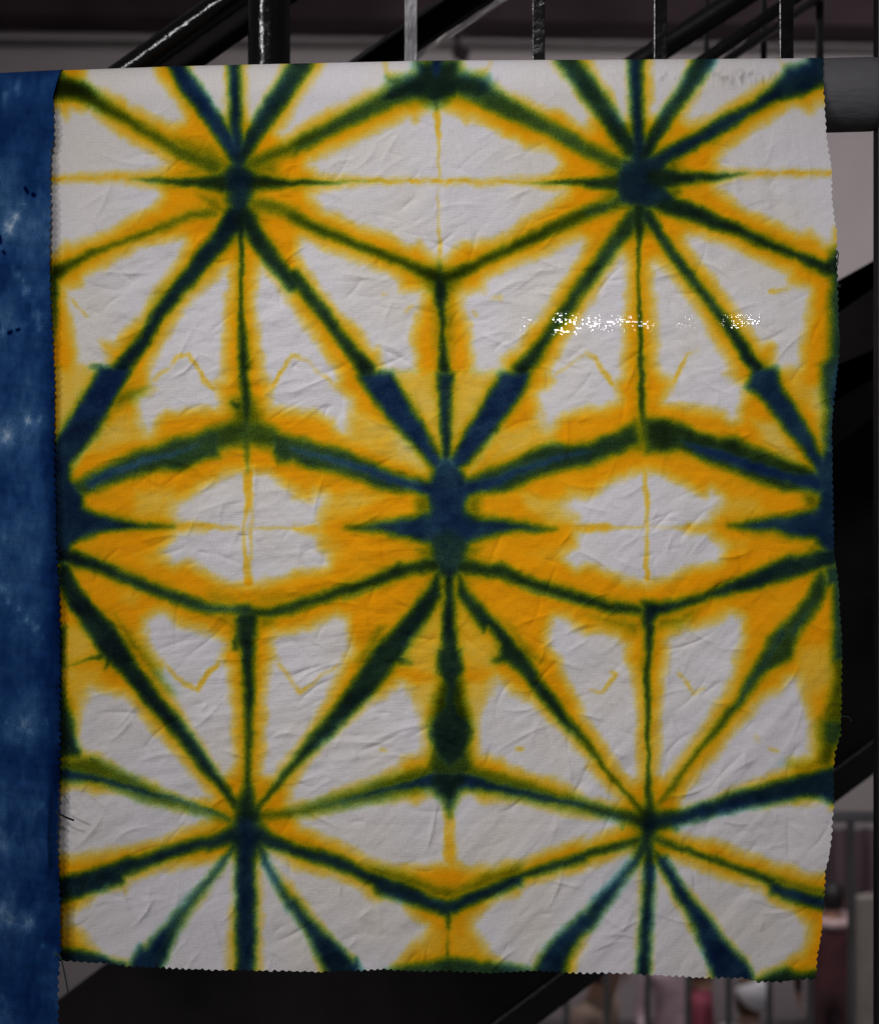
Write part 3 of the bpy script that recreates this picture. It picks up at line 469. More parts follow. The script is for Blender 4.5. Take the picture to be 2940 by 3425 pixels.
pg(Z('i', [(1420,900),(1330,1080),(1230,1200),(1100,1330),(1060,1420)], 'l', [(1060,150),(970,300),(900,430),(800,560),(700,700),(600,840),(500,970),(430,1080),(460,1060),(560,930),(650,800),(750,680),(850,570),(930,470),(1020,370),(1100,262),(1240,190),(1262,120),(1300,0)], 'i', [(1300,1310),(1380,1200),(1440,1100),(1475,1000)]), .80, .6, 12)
st(Z('i', [(1400,1080,20,20,.9),(1250,1300,30,35,.95)]), .3, 14); st(Z('l', [(1200,30,30,40,.95),(1080,210,26,30,.92),(950,400,16,18,.88),(850,540,10,10,.75)]), .25, 14)
st(Z('l', [(375,0,40,25),(375,150,18,18),(368,260,22,22),(370,450,18,15),(375,650,12,12),(378,850,10,10),(380,1050,25,25),(380,1150,60,60)]), .5)
pg(Z('l', [(1590,0),(1545,100),(1545,400),(1530,600),(1600,600)]), .85, .2, 16); pg(Z('l', [(1430,560),(1600,540),(1560,700),(1480,740),(1420,700)]), .85, .55, 20)
# star with centre (2170, 2745)
pg(Z('l', [(350,1130),(500,1110),(620,1090),(780,1040),(900,990),(1060,960),(1200,920),(1300,880),(1460,842),(1600,820),(1600,1080),(1485,1060),(1400,1032),(1280,1032),(1180,1052),(1080,1080),(950,1092),(800,1132),(650,1170),(560,1200),(450,1230),(360,1260)]), 1., .22, 11)
pg(Z('l', [(520,1190),(560,1190),(555,1225),(525,1225)]), .8, .3, 8)
pg(Z('k', [(0,1110),(150,1050),(300,1000),(450,950),(600,900),(750,850),(870,830),(940,850),(1010,820),(1100,850),(1250,890),(1400,930),(1550,980),(1700,1020),(1779,1040),(1779,1130),(1650,1110),(1500,1070),(1350,1040),(1200,1010),(1080,1000),(1010,1020),(975,1090),(955,1150),(940,1130),(920,1060),(880,1020),(800,1000),(700,1020),(550,1050),(400,1080),(200,1120),(0,1150)]), .60, .8, 14)
st(Z('k', [(150,1085,14,14,.7),(300,1050,20,20,.85),(450,1010,26,26,.95),(600,980,30,30,1),(760,945,45,45,1),(880,935,75,70,1)]), .10, 14); st(Z('k', [(1000,935,75,70,1),(1120,945,45,45,1),(1300,980,34,34,1),(1500,1030,32,32,1),(1650,1060,28,28,.95),(1779,1085,25,25,.92)]), .10, 14)
pg(Z('k', [(850,860),(1030,860),(1090,940),(1010,1010),(975,1080),(955,1140),(925,1060),(870,1010),(800,950)]), 1., .4, 18)
st(Z('j', [(1520,1170,36,36,.75),(1640,1150,28,28,.62),(1779,1122,26,26,.62)]), .8, 12); st(Z('l', [(0,1090,36,36,.8),(150,1130,38,38,.8),(330,1170,48,48,.9)]), .6, 12)
st(Z('l', [(215,1200,14,14,.7),(215,1222,10,10,.6)]), .9, 8)
st(Z('o', [(-30,255,26,26,.9),(150,200,24,24,.92),(350,145,25,25,.95)]), .5); st(Z('o', [(370,60,60,60,1),(370,130,45,45,1)]), .3)
st(Z('o', [(280,180,14,14,.6),(300,200,14,14,.6)]), .6, 12)
st(Z('o', [(370,160,40,40,1),(300,270,36,34,.85),(200,400,40,40,.78),(100,530,48,48,.88),(0,660,55,58,.92)]), .35, 13); st(Z('n', [(1779,640,55,55,.9),(1700,725,58,58,.92),(1600,855,80,80,1),(1540,990,110,100,1)]), .15, 14)
st(Z('o', [(375,180,36,36),(380,300,38,32),(375,500,35,32),(365,700,35,35),(340,1000,42,42)]), .35)
pg(Z('o', [(385,190),(430,290),(500,410),(580,550),(650,680),(700,810),(740,900),(790,1030),(1030,1030),(1015,980),(960,885),(900,825),(830,745),(760,645),(680,555),(580,415),(495,280),(485,250),(460,250)]), 1., .10, 11)
st(Z('o', [(280,265,16,16,.7),(265,275,12,12,.6)]), .4, 10); st(Z('o', [(470,262,14,14,.9),(480,258,12,12,.8)]), .4, 10)
st(Z('o', [(420,150,36,28,.72),(600,210,24,22,.82),(750,265,22,22,.82),(900,320,25,23,.85),(1050,375,27,27,.9),(1120,400,30,35,.9)]), .6); pg(Z('o', [(1090,350),(1200,378),(1300,410),(1500,455),(1500,520),(1300,450),(1120,410)]), .55, .8, 12)
pg(Z('o', [(1095,398),(1200,422),(1320,452),(1500,515),(1500,600),(1340,556),(1220,520),(1120,478)]), .98, .12, 11)
# star with centre (825, 2755)
pg(Z('j', [(1430,1080),(1470,1000),(1490,900),(1484,600),(1475,400),(1465,150),(1440,90),(1440,0)], 'g', [(1440,1270),(1420,1220),(1460,1180),(1570,1180),(1570,1240),(1560,1330)], 'j', [(1550,60),(1545,230),(1535,500),(1525,700),(1525,950),(1545,1060),(1600,1180),(1540,1220),(1430,1200)]), .98, .45, 11)
st(Z('j', [(1420,80,16,16,.85),(1430,120,20,20,.85)]), .7, 10); st(Z('g', [(1460,1255,8,8,.7),(1440,1320,18,18,.85),(1425,1380,14,14,.8)]), .6, 10)
pg(Z('m', [(250,420),(370,390),(500,350),(650,300),(800,262),(1000,200),(1150,160),(1300,120),(1400,75),(1480,30),(1580,60),(1650,120),(1779,180)], 'n', [(150,212),(270,242),(400,302),(520,370),(640,400),(760,450),(880,505),(940,520),(1040,490),(1150,445),(1280,392),(1400,350),(1550,302),(1779,232),(1779,290),(1600,340),(1410,392),(1390,440),(1280,482),(1150,530),(1050,570),(1000,600),(960,600),(945,690),(930,620),(850,590),(750,560),(620,520),(500,482),(480,430),(370,372),(250,332),(120,292),(0,250)], 'm', [(1650,212),(1570,190),(1560,270),(1430,270),(1400,190),(1300,212),(1150,242),(1000,292),(870,330),(755,375),(750,420),(600,472),(450,520),(370,550),(250,580)]), .97, .26, 11)
st(Z('n', [(520,430,18,25,.95),(760,500,28,30,.98),(900,545,30,30,1)]), .05, 14); st(Z('n', [(1030,540,28,28,1),(1250,450,26,28,.95),(1390,400,20,24,.9)]), .05, 14)
st(Z('m', [(1480,110,60,60,1),(1390,240,26,26,.78),(1280,390,26,26,.72),(1160,530,36,36,.68),(1060,670,50,50,.75),(960,820,70,70,.98),(880,1000,90,90,1)]), .4, 13)
pg(Z('m', [(850,790),(880,810),(1000,690),(1040,700),(1000,830),(960,1000),(740,1000)]), 1., .12, 12)
st(Z('m', [(1490,60,70,70),(1495,250,60,62),(1495,600,65,60),(1488,1010,60,60)]), .15)
st(Z('m', [(1540,150,45,45,.9),(1620,300,24,24,.78),(1700,440,30,30,.78),(1779,560,36,36,.82)]), .4, 13); st(Z('n', [(0,530,36,36,.82),(100,680,48,46,.88),(220,830,66,70,1),(320,1000,115,100,1)]), .22, 13); st(Z('n', [(385,868,10,10,.9),(380,920,30,30,1)]), .3, 10)
pg(Z('n', [(570,945),(720,908),(850,888),(940,866),(1050,882),(1150,892),(1290,912),(1450,938),(1450,1050),(570,1050)]), .80, .45, 12); st(Z('n', [(945,640,10,10,1),(942,720,4,4,.6),(940,860,9,9,.85)]), .6, 8)
pg(Z('o', [(1010,1010),(1060,985),(1120,962),(1210,932),(1300,962),(1450,935),(1450,1090),(1010,1090)]), .97, .45, 12)
pg(Z('m', [(250,830),(480,822),(600,852),(680,892),(760,908),(800,960),(250,960)]), .98, .25, 9)
# upper right of the cloth, left corner
st(Z('a', [(330,480,20,20,.8),(380,460,20,20,.9)]), .4)

def build_dye():
    dw = np.full((NY, NX), 200.0)
    for pts in WHITES:
        pts = [(x + (60 if x > 2808 else -60 if x < 172 else 0), y - (60 if y < 244 - .018 * x + 6 else 0) + (60 if y > 3262 else 0)) for x, y in pts]
        sl, s = poly_sdf(pts, 110)
        dw[sl] = np.minimum(dw[sl], s)
    X, Y = np.meshgrid(gx, gy)
    yel = sstep(-16, 44, dw + 16 * fbm(X / 34, Y / 34, 95, 3)) * (.80 + .22 * sstep(18, 55, dw))
    pale = np.ones((NY, NX))
    for pts, v in PALES:
        sl, s = poly_sdf(pts, 60)
        a = sstep(22, -26, s)
        pale[sl] = pale[sl] * (1 - a) + np.minimum(pale[sl], v) * a
    blot = fbm(X / 75, Y / 75, 91, 4)
    pale = pale * (1 + .9 * blot * (1.25 - pale))
    yel = yel * np.clip(pale, .1, 1.15)
    for pts in YLINES:
        sl, s, dn, _w = stroke_sdf(pts, 30)
        wide = max(p[2] for p in pts) > 11
        brk = np.clip(.85 + (.7 if wide else 1.9) * fbm(X[sl] / 26, Y[sl] / 26, 93, 3), .1, 1.1)
        yel[sl] = np.maximum(yel[sl], sstep(9, -8, s) * dn * brk * (.85 if wide else .68))
    # the faintest cream tone left in the white fields
    yel = np.maximum(yel, .0 + .06 * np.clip(fbm(X / 260, Y / 260, 33, 4) + .12, 0, 1) )
    blu = np.zeros((NY, NX)); und = np.ones((NY, NX))
    for kind, pts, dens, yc, soft in BL:
        if kind == 'p':
            sl, s = poly_sdf(pts, 60); dn = dens; wd = None
        else:
            wk = 1.3 if (soft == 16 and yc <= .1) else 1.0
            sl, s, dn, wd = stroke_sdf([(p[0], p[1], p[2] * wk, p[3] * wk, p[4]) for p in pts], 60)
        dn = dn ** 1.4; yc = yc if yc > .72 else yc * .72
        soft = soft * (1.0 if soft < 8 else 1.45)
        if wd is not None: soft = np.clip(wd * .85 + 2, 4, soft); s = s + 1.5
        a = sstep(soft, -soft, s)
        new = a * dn * (.70 + .32 * sstep(2, -26, s))
        core = sstep(soft * .3, -soft * .9, s)
        up = new >= blu[sl] - .15
        und[sl] = np.where(up, und[sl] * (1 - core) + yc * core, und[sl])
        blu[sl] = np.maximum(blu[sl], new)
    def soften(F, n):
        for _ in range(n):
            F = (np.roll(F, 1, 0) + F * 2 + np.roll(F, -1, 0)) / 4
            F = (np.roll(F, 1, 1) + F * 2 + np.roll(F, -1, 1)) / 4
        return F
    und = soften(und, 5); blu = soften(blu, 1)
    hub = sum(blob(X, Y, cx, cy, 95, 80) for cx, cy in ((805, 615), (2140, 612), (1500, 1752), (825, 2752), (2170, 2748), (1475, 905), (832, 1452), (2155, 1445)))
    hub = np.clip(hub, 0, 1) * .8
    blu = blu * (1 - hub) + soften(blu, 12) * hub; und = und * (1 - hub) + soften(und, 14) * hub
    near = soften(blu, 60)
    yel = yel * und * (1 + .24 * np.clip(near, 0, .8) * sstep(5, 60, dw))
    halo = soften(blu, 22) * (.36 + 1.1 * fbm(X / 60, Y / 60, 73, 3)) * sstep(8, 45, dw)
    blu = np.maximum(blu, np.clip(halo, 0, .45))
    blu = blu * (1.04 + .42 * fbm(X / 60, Y / 60, 71, 4))
    blu = np.where(blu > .12, blu + .10 * fbm(X / 22, Y / 9, 55, 3), blu)
    return yel.astype(np.float32), np.clip(blu, 0, 1.45).astype(np.float32)

def sample(F, px, py):
    x = np.clip((px - GX0) / STEP, 0, NX - 1.001); y = np.clip((py - GY0) / STEP, 0, NY - 1.001)
    xi = x.astype(int); yi = y.astype(int); fx = x - xi; fy = y - yi
    return (F[yi, xi] * (1 - fx) + F[yi, xi + 1] * fx) * (1 - fy) + (F[yi + 1, xi] * (1 - fx) + F[yi + 1, xi + 1] * fx) * fy

# ------------------------------------------------------------------ creases of the hanging cloth, metres towards the camera
def rot_noise(X, Y, ang, l_along, l_across, seed, octv=3):
    c, s = math.cos(ang), math.sin(ang)
    return fbm((X * c + Y * s) / l_along + 40, (-X * s + Y * c) / l_across + 40, seed, octv)

def blob(X, Y, cx, cy, rx, ry):
    return np.exp(-(((X - cx) / rx) ** 2 + ((Y - cy) / ry) ** 2))

def build_height():
    X, Y = np.meshgrid(gx, gy)
    mm = .001
    h = 5.5 * mm * fbm(X / 900, Y / 900, 5, 2)
    h += .9 * mm * fbm(X / 230, Y / 230, 9, 3)
    # diagonal drape of the lower right, vertical flutes of the upper right, small level ripples elsewhere
    wd = np.clip(blob(X, Y, 2450, 2450, 560, 700) + blob(X, Y, 1750, 3000, 800, 420) + .5 * blob(X, Y, 2300, 1750, 600, 260), 0, 1)
    h += wd * 1.15 * mm * rot_noise(X, Y, math.radians(-48), 620, 60, 21, 3)
    wv = blob(X, Y, 2560, 640, 260, 420)
    h += wv * 1.3 * mm * rot_noise(X, Y, math.radians(82), 500, 42, 23, 3)
    wh = np.clip(blob(X, Y, 720, 1300, 420, 420) + blob(X, Y, 1250, 1650, 420, 330) + blob(X, Y, 800, 2300, 420, 420) + .8 * blob(X, Y, 1200, 2350, 420, 300) + .7 * blob(X, Y, 2050, 1250, 420, 300), 0, 1)
    h += wh * .62 * mm * rot_noise(X, Y, math.radians(-6), 260, 27, 27, 3)
    h += (.35 + .4 * (1 - wd)) * .8 * mm * rot_noise(X, Y, math.radians(-28), 170, 40, 29, 4)
    h += .5 * mm * rot_noise(X, Y, math.radians(35), 150, 36, 31, 3) * sstep(-.1, .2, fbm(X / 300, Y / 300, 32, 2))
    # crumpled facets: crisp valleys between flat patches
    wxr = 60 * fbm(X / 200, Y / 200, 61, 2); wyr = 60 * fbm(X / 200, Y / 200, 63, 2)
    rg = np.abs(fbm((X + wxr) / 210 * .8 + (Y + wyr) / 210 * .45, (Y + wyr) / 150 - X / 600, 65, 2))
    rg2 = np.abs(fbm((X + wxr) / 95, (Y + wyr) / 70, 67, 2))
    mask = sstep(-.16, .2, fbm(X / 420, Y / 420, 69, 2))
    h += (1.5 * mm * np.minimum(rg, .16) + .75 * mm * np.minimum(rg2, .14)) * (.45 + .75 * mask)
    # sharp creases
    rs = np.random.RandomState(12)
    def crease(cx, cy, ang, ln, wdt, amp, bend=0.):
        pts = [(cx - ln, cy - ln), (cx + ln, cy + ln)]
        x0, x1, y0, y1 = window(pts, 60)
        if x1 <= x0 or y1 <= y0: return
        XX, YY = X[y0:y1, x0:x1] - cx, Y[y0:y1, x0:x1] - cy
        c, s = math.cos(ang), math.sin(ang)
        u = (XX * c + YY * s) / ln; v = (-XX * s + YY * c) - bend * ln * (u * u - .3)
        tap = np.clip(1 - u * u, 0, 1) ** 1.2
        h[y0:y1, x0:x1] += amp * tap * np.exp(-np.abs(v) / wdt) 
    for _ in range(1500):
        cx, cy = rs.uniform(180, 2800), rs.uniform(220, 3260)
        if cx > 1500 and cy > 2300: base = -50
        elif 1000 < cy < 1700: base = -8
        else: base = -25
        ang = math.radians(base + rs.normal(0, 48))
        crease(cx, cy, ang, rs.uniform(20, 110), rs.uniform(4, 9), rs.choice([-1, 1]) * (.09 + .62 * rs.rand() ** 2) * mm, rs.uniform(-.25, .25))
    for cx, cy, a, ln, w, am, b in [ (180/ZF+0, 1010/ZF, -20, 70, 8, .4, .3), (980+280/ZF, 990/ZF, -18, 55, 8, .5, .4), (980+1200/ZF, 950/ZF, -35, 90, 9, .4, .1), (980+1000/ZF, 1250/ZF, -6, 110, 8, .45, .2), (980+1060/ZF, 1340/ZF, 70, 70, 8, .35, .2),
                                     (980+1540/ZF, 700+370/ZF, -3, 70, 8, .4, .1), (980+1250/ZF, 700+555/ZF, 3, 80, 8, .4, .1), (980+600/ZF, 700+845/ZF, 25, 60, 7, .45, .2), (980+1700/ZF, 700+860/ZF, 12, 70, 8, .4, .2), (980+860/ZF, 700+1260/ZF, -35, 60, 7, .4, .1),
                                     (980+400/ZF, 2100+700/ZF, 2, 150, 9, .5, .05), (980+620/ZF, 2100+640/ZF, -20, 140, 9, .45, .1), (980+650/ZF, 2100+785/ZF, 8, 70, 7, .4, .1), (980+1450/ZF, 2100+640/ZF, -25, 150, 9, .45, .1), (640/ZF, 2100+400/ZF, -12, 80, 8, .4, .1), (770/ZF, 2100+540/ZF, -50, 60, 8, .45, .0),
                                     (960/ZF, 2100+780/ZF, -12, 80, 8, .4, .1), (800/ZF, 2100+1240/ZF, -20, 80, 8, .5, .3), (1960+230/ZF, 2725+740/ZF, 8, 90, 8, .5, .2), (1960+150/ZF, 2725+790/ZF, -15, 70, 8, .4, .2), (1960+950/ZF, 2100+830/ZF, -28, 60, 7, .4, .1), (1960+400/ZF, 1400+620/ZF, -65, 50, 8, .4, .1), (1960+510/ZF, 1400+600/ZF, 15, 70, 8, .35, .1), (1960+280/ZF, 1400+745/ZF, -30, 70, 8, .4, .1),
                                     (620, 560, 12, 90, 9, -.4, .1), (1010/ZF, 600/ZF, 42, 120, 8, .45, .1)]:
        crease(cx, cy, math.radians(a), ln, w, am * mm, b)
    # pressed fold lines of the dyeing bundle
    for x0, x1 in ((800, 832), (1462, 1512), (2136, 2172)):
        xc = x0 + (x1 - x0) * (Y - 250) / 3000 
        h += -.16 * mm * np.exp(-np.abs(X - xc) / 9) + .22 * mm * np.tanh((X - xc) / 20) * np.exp(-np.abs(X - xc) / 70)
    for y0 in (606, 1232, 1766, 2290, 2760):
        h += -.11 * mm * np.exp(-np.abs(Y - y0 + (X - 1470) * .004) / 8)
    return (h * 1.9).astype(np.float32)

YEL, BLU = build_dye()
HGT = build_height()

# ------------------------------------------------------------------ cloth materials
def mat_cloth(name, holes, tb3=(.011, .040, .125), ex3=(1., 1.38, 1.12)):
    m, nt, p = new_mat(name)
    ay = N(nt, 'ShaderNodeAttribute', attribute_name='dye_yellow'); ab = N(nt, 'ShaderNodeAttribute', attribute_name='dye_indigo')
    uv = N(nt, 'ShaderNodeAttribute', attribute_name='weave')       # photo pixels / 100 along and across the threads
    fine = N(nt, 'ShaderNodeTexNoise'); fine.inputs['Scale'].default_value = 16; fine.inputs['Detail'].default_value = 6; fine.inputs['Roughness'].default_value = .7
    L(nt, uv.outputs['Vector'], fine.inputs['Vector'])
    grain = N(nt, 'ShaderNodeTexNoise'); grain.inputs['Scale'].default_value = 26; grain.inputs['Detail'].default_value = 2
    L(nt, uv.outputs['Vector'], grain.inputs['Vector'])
    thx = N(nt, 'ShaderNodeMapping'); thx.inputs['Scale'].default_value = (3, 22, 1); L(nt, uv.outputs['Vector'], thx.inputs[0])
    tn1 = N(nt, 'ShaderNodeTexNoise'); tn1.inputs['Scale'].default_value = 1; L(nt, thx.outputs[0], tn1.inputs['Vector'])
    thy = N(nt, 'ShaderNodeMapping'); thy.inputs['Scale'].default_value = (22, 3, 1); L(nt, uv.outputs['Vector'], thy.inputs[0])
    tn2 = N(nt, 'ShaderNodeTexNoise'); tn2.inputs['Scale'].default_value = 1; L(nt, thy.outputs[0], tn2.inputs['Vector'])
    threads = math_node(nt, 'ADD', tn1.outputs[0], tn2.outputs[0])              # about 1
    f0 = math_node(nt, 'SUBTRACT', fine.outputs[0], .5)
    # dye density with fibre-scale mottling, strongest in the half dyed fringes
    def dens(a, k):
        v = a.outputs['Fac']
        inv = math_node(nt, 'SUBTRACT', 1.15, v)
        mid = math_node(nt, 'MULTIPLY', v, inv)
        d = math_node(nt, 'MULTIPLY', mid, math_node(nt, 'MULTIPLY', f0, k))
        g = math_node(nt, 'MULTIPLY', math_node(nt, 'SUBTRACT', grain.outputs[0], .5), .22)
        d2 = math_node(nt, 'MULTIPLY', v, g)
        return math_node(nt, 'MAXIMUM', math_node(nt, 'ADD', math_node(nt, 'ADD', v, d), d2), 0.0)
    dy = dens(ay, 2.4); db = dens(ab, 1.8)
    chan = []
    ink = N(nt, 'ShaderNodeAttribute', attribute_name='ink')
    inkf = math_node(nt, 'SUBTRACT', 1.0, math_node(nt, 'MULTIPLY', ink.outputs['Fac'], .55))
    for w, ty, tb, ex in ((.735, 1.22, tb3[0], ex3[0]), (.715, .525, tb3[1], ex3[1]), (.74, .006, tb3[2], ex3[2])):
        a = math_node(nt, 'POWER', ty, dy); b = math_node(nt, 'POWER', tb, math_node(nt, 'POWER', db, ex))
        v = math_node(nt, 'MULTIPLY', math_node(nt, 'MULTIPLY', math_node(nt, 'MULTIPLY', a, b), w), inkf)
        t = math_node(nt, 'ADD', math_node(nt, 'MULTIPLY', math_node(nt, 'SUBTRACT', threads, 1.0), .14), 1.0)
        gg = math_node(nt, 'ADD', math_node(nt, 'MULTIPLY', math_node(nt, 'SUBTRACT', grain.outputs[0], .5), .16), 1.0)
        chan.append(math_node(nt, 'MULTIPLY', math_node(nt, 'MULTIPLY', v, t), gg))
    cc = N(nt, 'ShaderNodeCombineColor')
    for i in range(3): L(nt, chan[i], cc.inputs[i])
    L(nt, cc.outputs[0], p.inputs['Base Color'])
    p.inputs['Roughness'].default_value = .9; p.inputs['Specular IOR Level'].default_value = .03
    p.inputs['Sheen Weight'].default_value = .0; p.inputs['Sheen Roughness'].default_value = .5
    bp = N(nt, 'ShaderNodeBump'); bp.inputs['Strength'].default_value = .35; bp.inputs['Distance'].default_value = .0006
    L(nt, threads, bp.inputs['Height']); L(nt, bp.outputs[0], p.inputs['Normal'])
    if holes:
        # the weave is open in places: pinholes between the threads let the light behind come through
        sc = N(nt, 'ShaderNodeVectorMath', operation='SCALE'); sc.inputs['Scale'].default_value = 100 / 7.0; L(nt, uv.outputs['Vector'], sc.inputs[0])
        fl = N(nt, 'ShaderNodeVectorMath', operation='FLOOR'); L(nt, sc.outputs[0], fl.inputs[0])
        fr = N(nt, 'ShaderNodeVectorMath', operation='FRACTION'); L(nt, sc.outputs[0], fr.inputs[0])
        sb = N(nt, 'ShaderNodeVectorMath', operation='SUBTRACT'); sb.inputs[1].default_value = (.5, .5, 0); L(nt, fr.outputs[0], sb.inputs[0])
        ln = N(nt, 'ShaderNodeVectorMath', operation='LENGTH'); L(nt, sb.outputs[0], ln.inputs[0])
        wn = N(nt, 'ShaderNodeTexWhiteNoise', noise_dimensions='2D'); L(nt, fl.outputs[0], wn.inputs['Vector'])
        wn2 = N(nt, 'ShaderNodeTexWhiteNoise', noise_dimensions='3D'); L(nt, fl.outputs[0], wn2.inputs['Vector'])
        pn = N(nt, 'ShaderNodeTexNoise'); pn.inputs['Scale'].default_value = 1.7; pn.inputs['Detail'].default_value = 3; L(nt, uv.outputs['Vector'], pn.inputs['Vector'])
        thr = math_node(nt, 'MULTIPLY', math_node(nt, 'SUBTRACT', pn.outputs[0], .26), 3.4, True)
        on = math_node(nt, 'LESS_THAN', wn.outputs['Value'], math_node(nt, 'MULTIPLY', thr, .55))
        near = math_node(nt, 'LESS_THAN', ln.outputs['Value'], .31)
        hole = math_node(nt, 'MULTIPLY', math_node(nt, 'MULTIPLY', on, near), math_node(nt, 'MULTIPLY', math_node(nt, 'POWER', wn2.outputs['Value'], 2.5), .10))
        tr = N(nt, 'ShaderNodeBsdfTransparent'); mx = N(nt, 'ShaderNodeMixShader')
        L(nt, hole, mx.inputs[0]); L(nt, p.outputs[0], mx.inputs[1]); L(nt, tr.outputs[0], mx.inputs[2])
        L(nt, mx.outputs[0], nt.nodes['Material Output'].inputs['Surface'])
    return m

def grid_mesh(name, co, attrs, mat):
    nr, nc, _ = co.shape
    me = bpy.data.meshes.new(name)
    me.vertices.add(nr * nc); me.vertices.foreach_set('co', co.reshape(-1).astype(np.float32))
    idx = np.arange(nr * nc).reshape(nr, nc)
    q = np.stack([idx[:-1, :-1], idx[1:, :-1], idx[1:, 1:], idx[:-1, 1:]], -1).reshape(-1, 4)
    nf = len(q)
    me.loops.add(nf * 4); me.loops.foreach_set('vertex_index', q.reshape(-1).astype(np.int32))
    me.polygons.add(nf); me.polygons.foreach_set('loop_start', np.arange(0, nf * 4, 4, dtype=np.int32))
    me.polygons.foreach_set('use_smooth', np.ones(nf, bool))
    me.update(calc_edges=True)
    for k, v in attrs.items():
        if v.ndim == 3:
            a = me.attributes.new(k, 'FLOAT_VECTOR', 'POINT'); a.data.foreach_set('vector', v.reshape(-1).astype(np.float32))
        else:
            a = me.attributes.new(k, 'FLOAT', 'POINT'); a.data.foreach_set('value', v.reshape(-1).astype(np.float32))
    me.materials.append(mat)
    o = bpy.data.objects.new(name, me); COL.objects.link(o)
    return o

def teeth(t, pitch, amp, seed):
    """pinking-shear edge: worn triangular teeth along t (pixels)"""
    rs = np.random.RandomState(seed); J = rs.rand(4096)
    u = t / pitch + .35 * np.sin(t / 97.) ; i = np.floor(u).astype(int)
    f = u - i
    tri = 1 - np.abs(2 * f - 1)
    tri = np.minimum(tri * (1 + .2 * J[i & 4095]), .86)
    return amp * (.45 + .85 * J[(i + 7) & 4095]) * (tri - .5) + amp * .35 * (vnoise(t / 7., t * 0, seed) - .5)

RPIPE = 125 * K * CD
def pipe_top(px):
    return np.interp(px, [-800, 0, 200, 600, 1000, 1460, 2000, 2690, 2900, 3100], [262, 250, 239, 225, 216, 206, 203, 199, 193, 188])

# ------------------------------------------------------------------ star cloth
RE_Y = np.array([193,275,358,440,523,578,661,744,783,838,948,1030,1140,1223,1306,1361,1471,1537,1730,1840,1923,2116,2155,2348,2458,2513,2596,2695,2788,2871,2912,3028,3110,3193,3290])
RE_X = np.array([2752,2750,2757,2760,2772,2780,2779,2789,2797,2796,2800,2802,2806,2802,2793,2786,2781,2785,2789,2789,2802,2813,2814,2811,2807,2788,2782,2783,2778,2768,2756,2752,2746,2732,2724])
BE_X = np.array([0,205,345,395,430,550,755,980,1090,1217,1310,1420,1530,1696,1806,1960,2125,2235,2379,2538,2594,2676,2726,3000])
BE_Y = np.array([3216,3219,3223,3228,3234,3238,3245,3246,3250,3246,3241,3250,3249,3255,3247,3254,3255,3259,3268,3269,3284,3284,3276,3262])

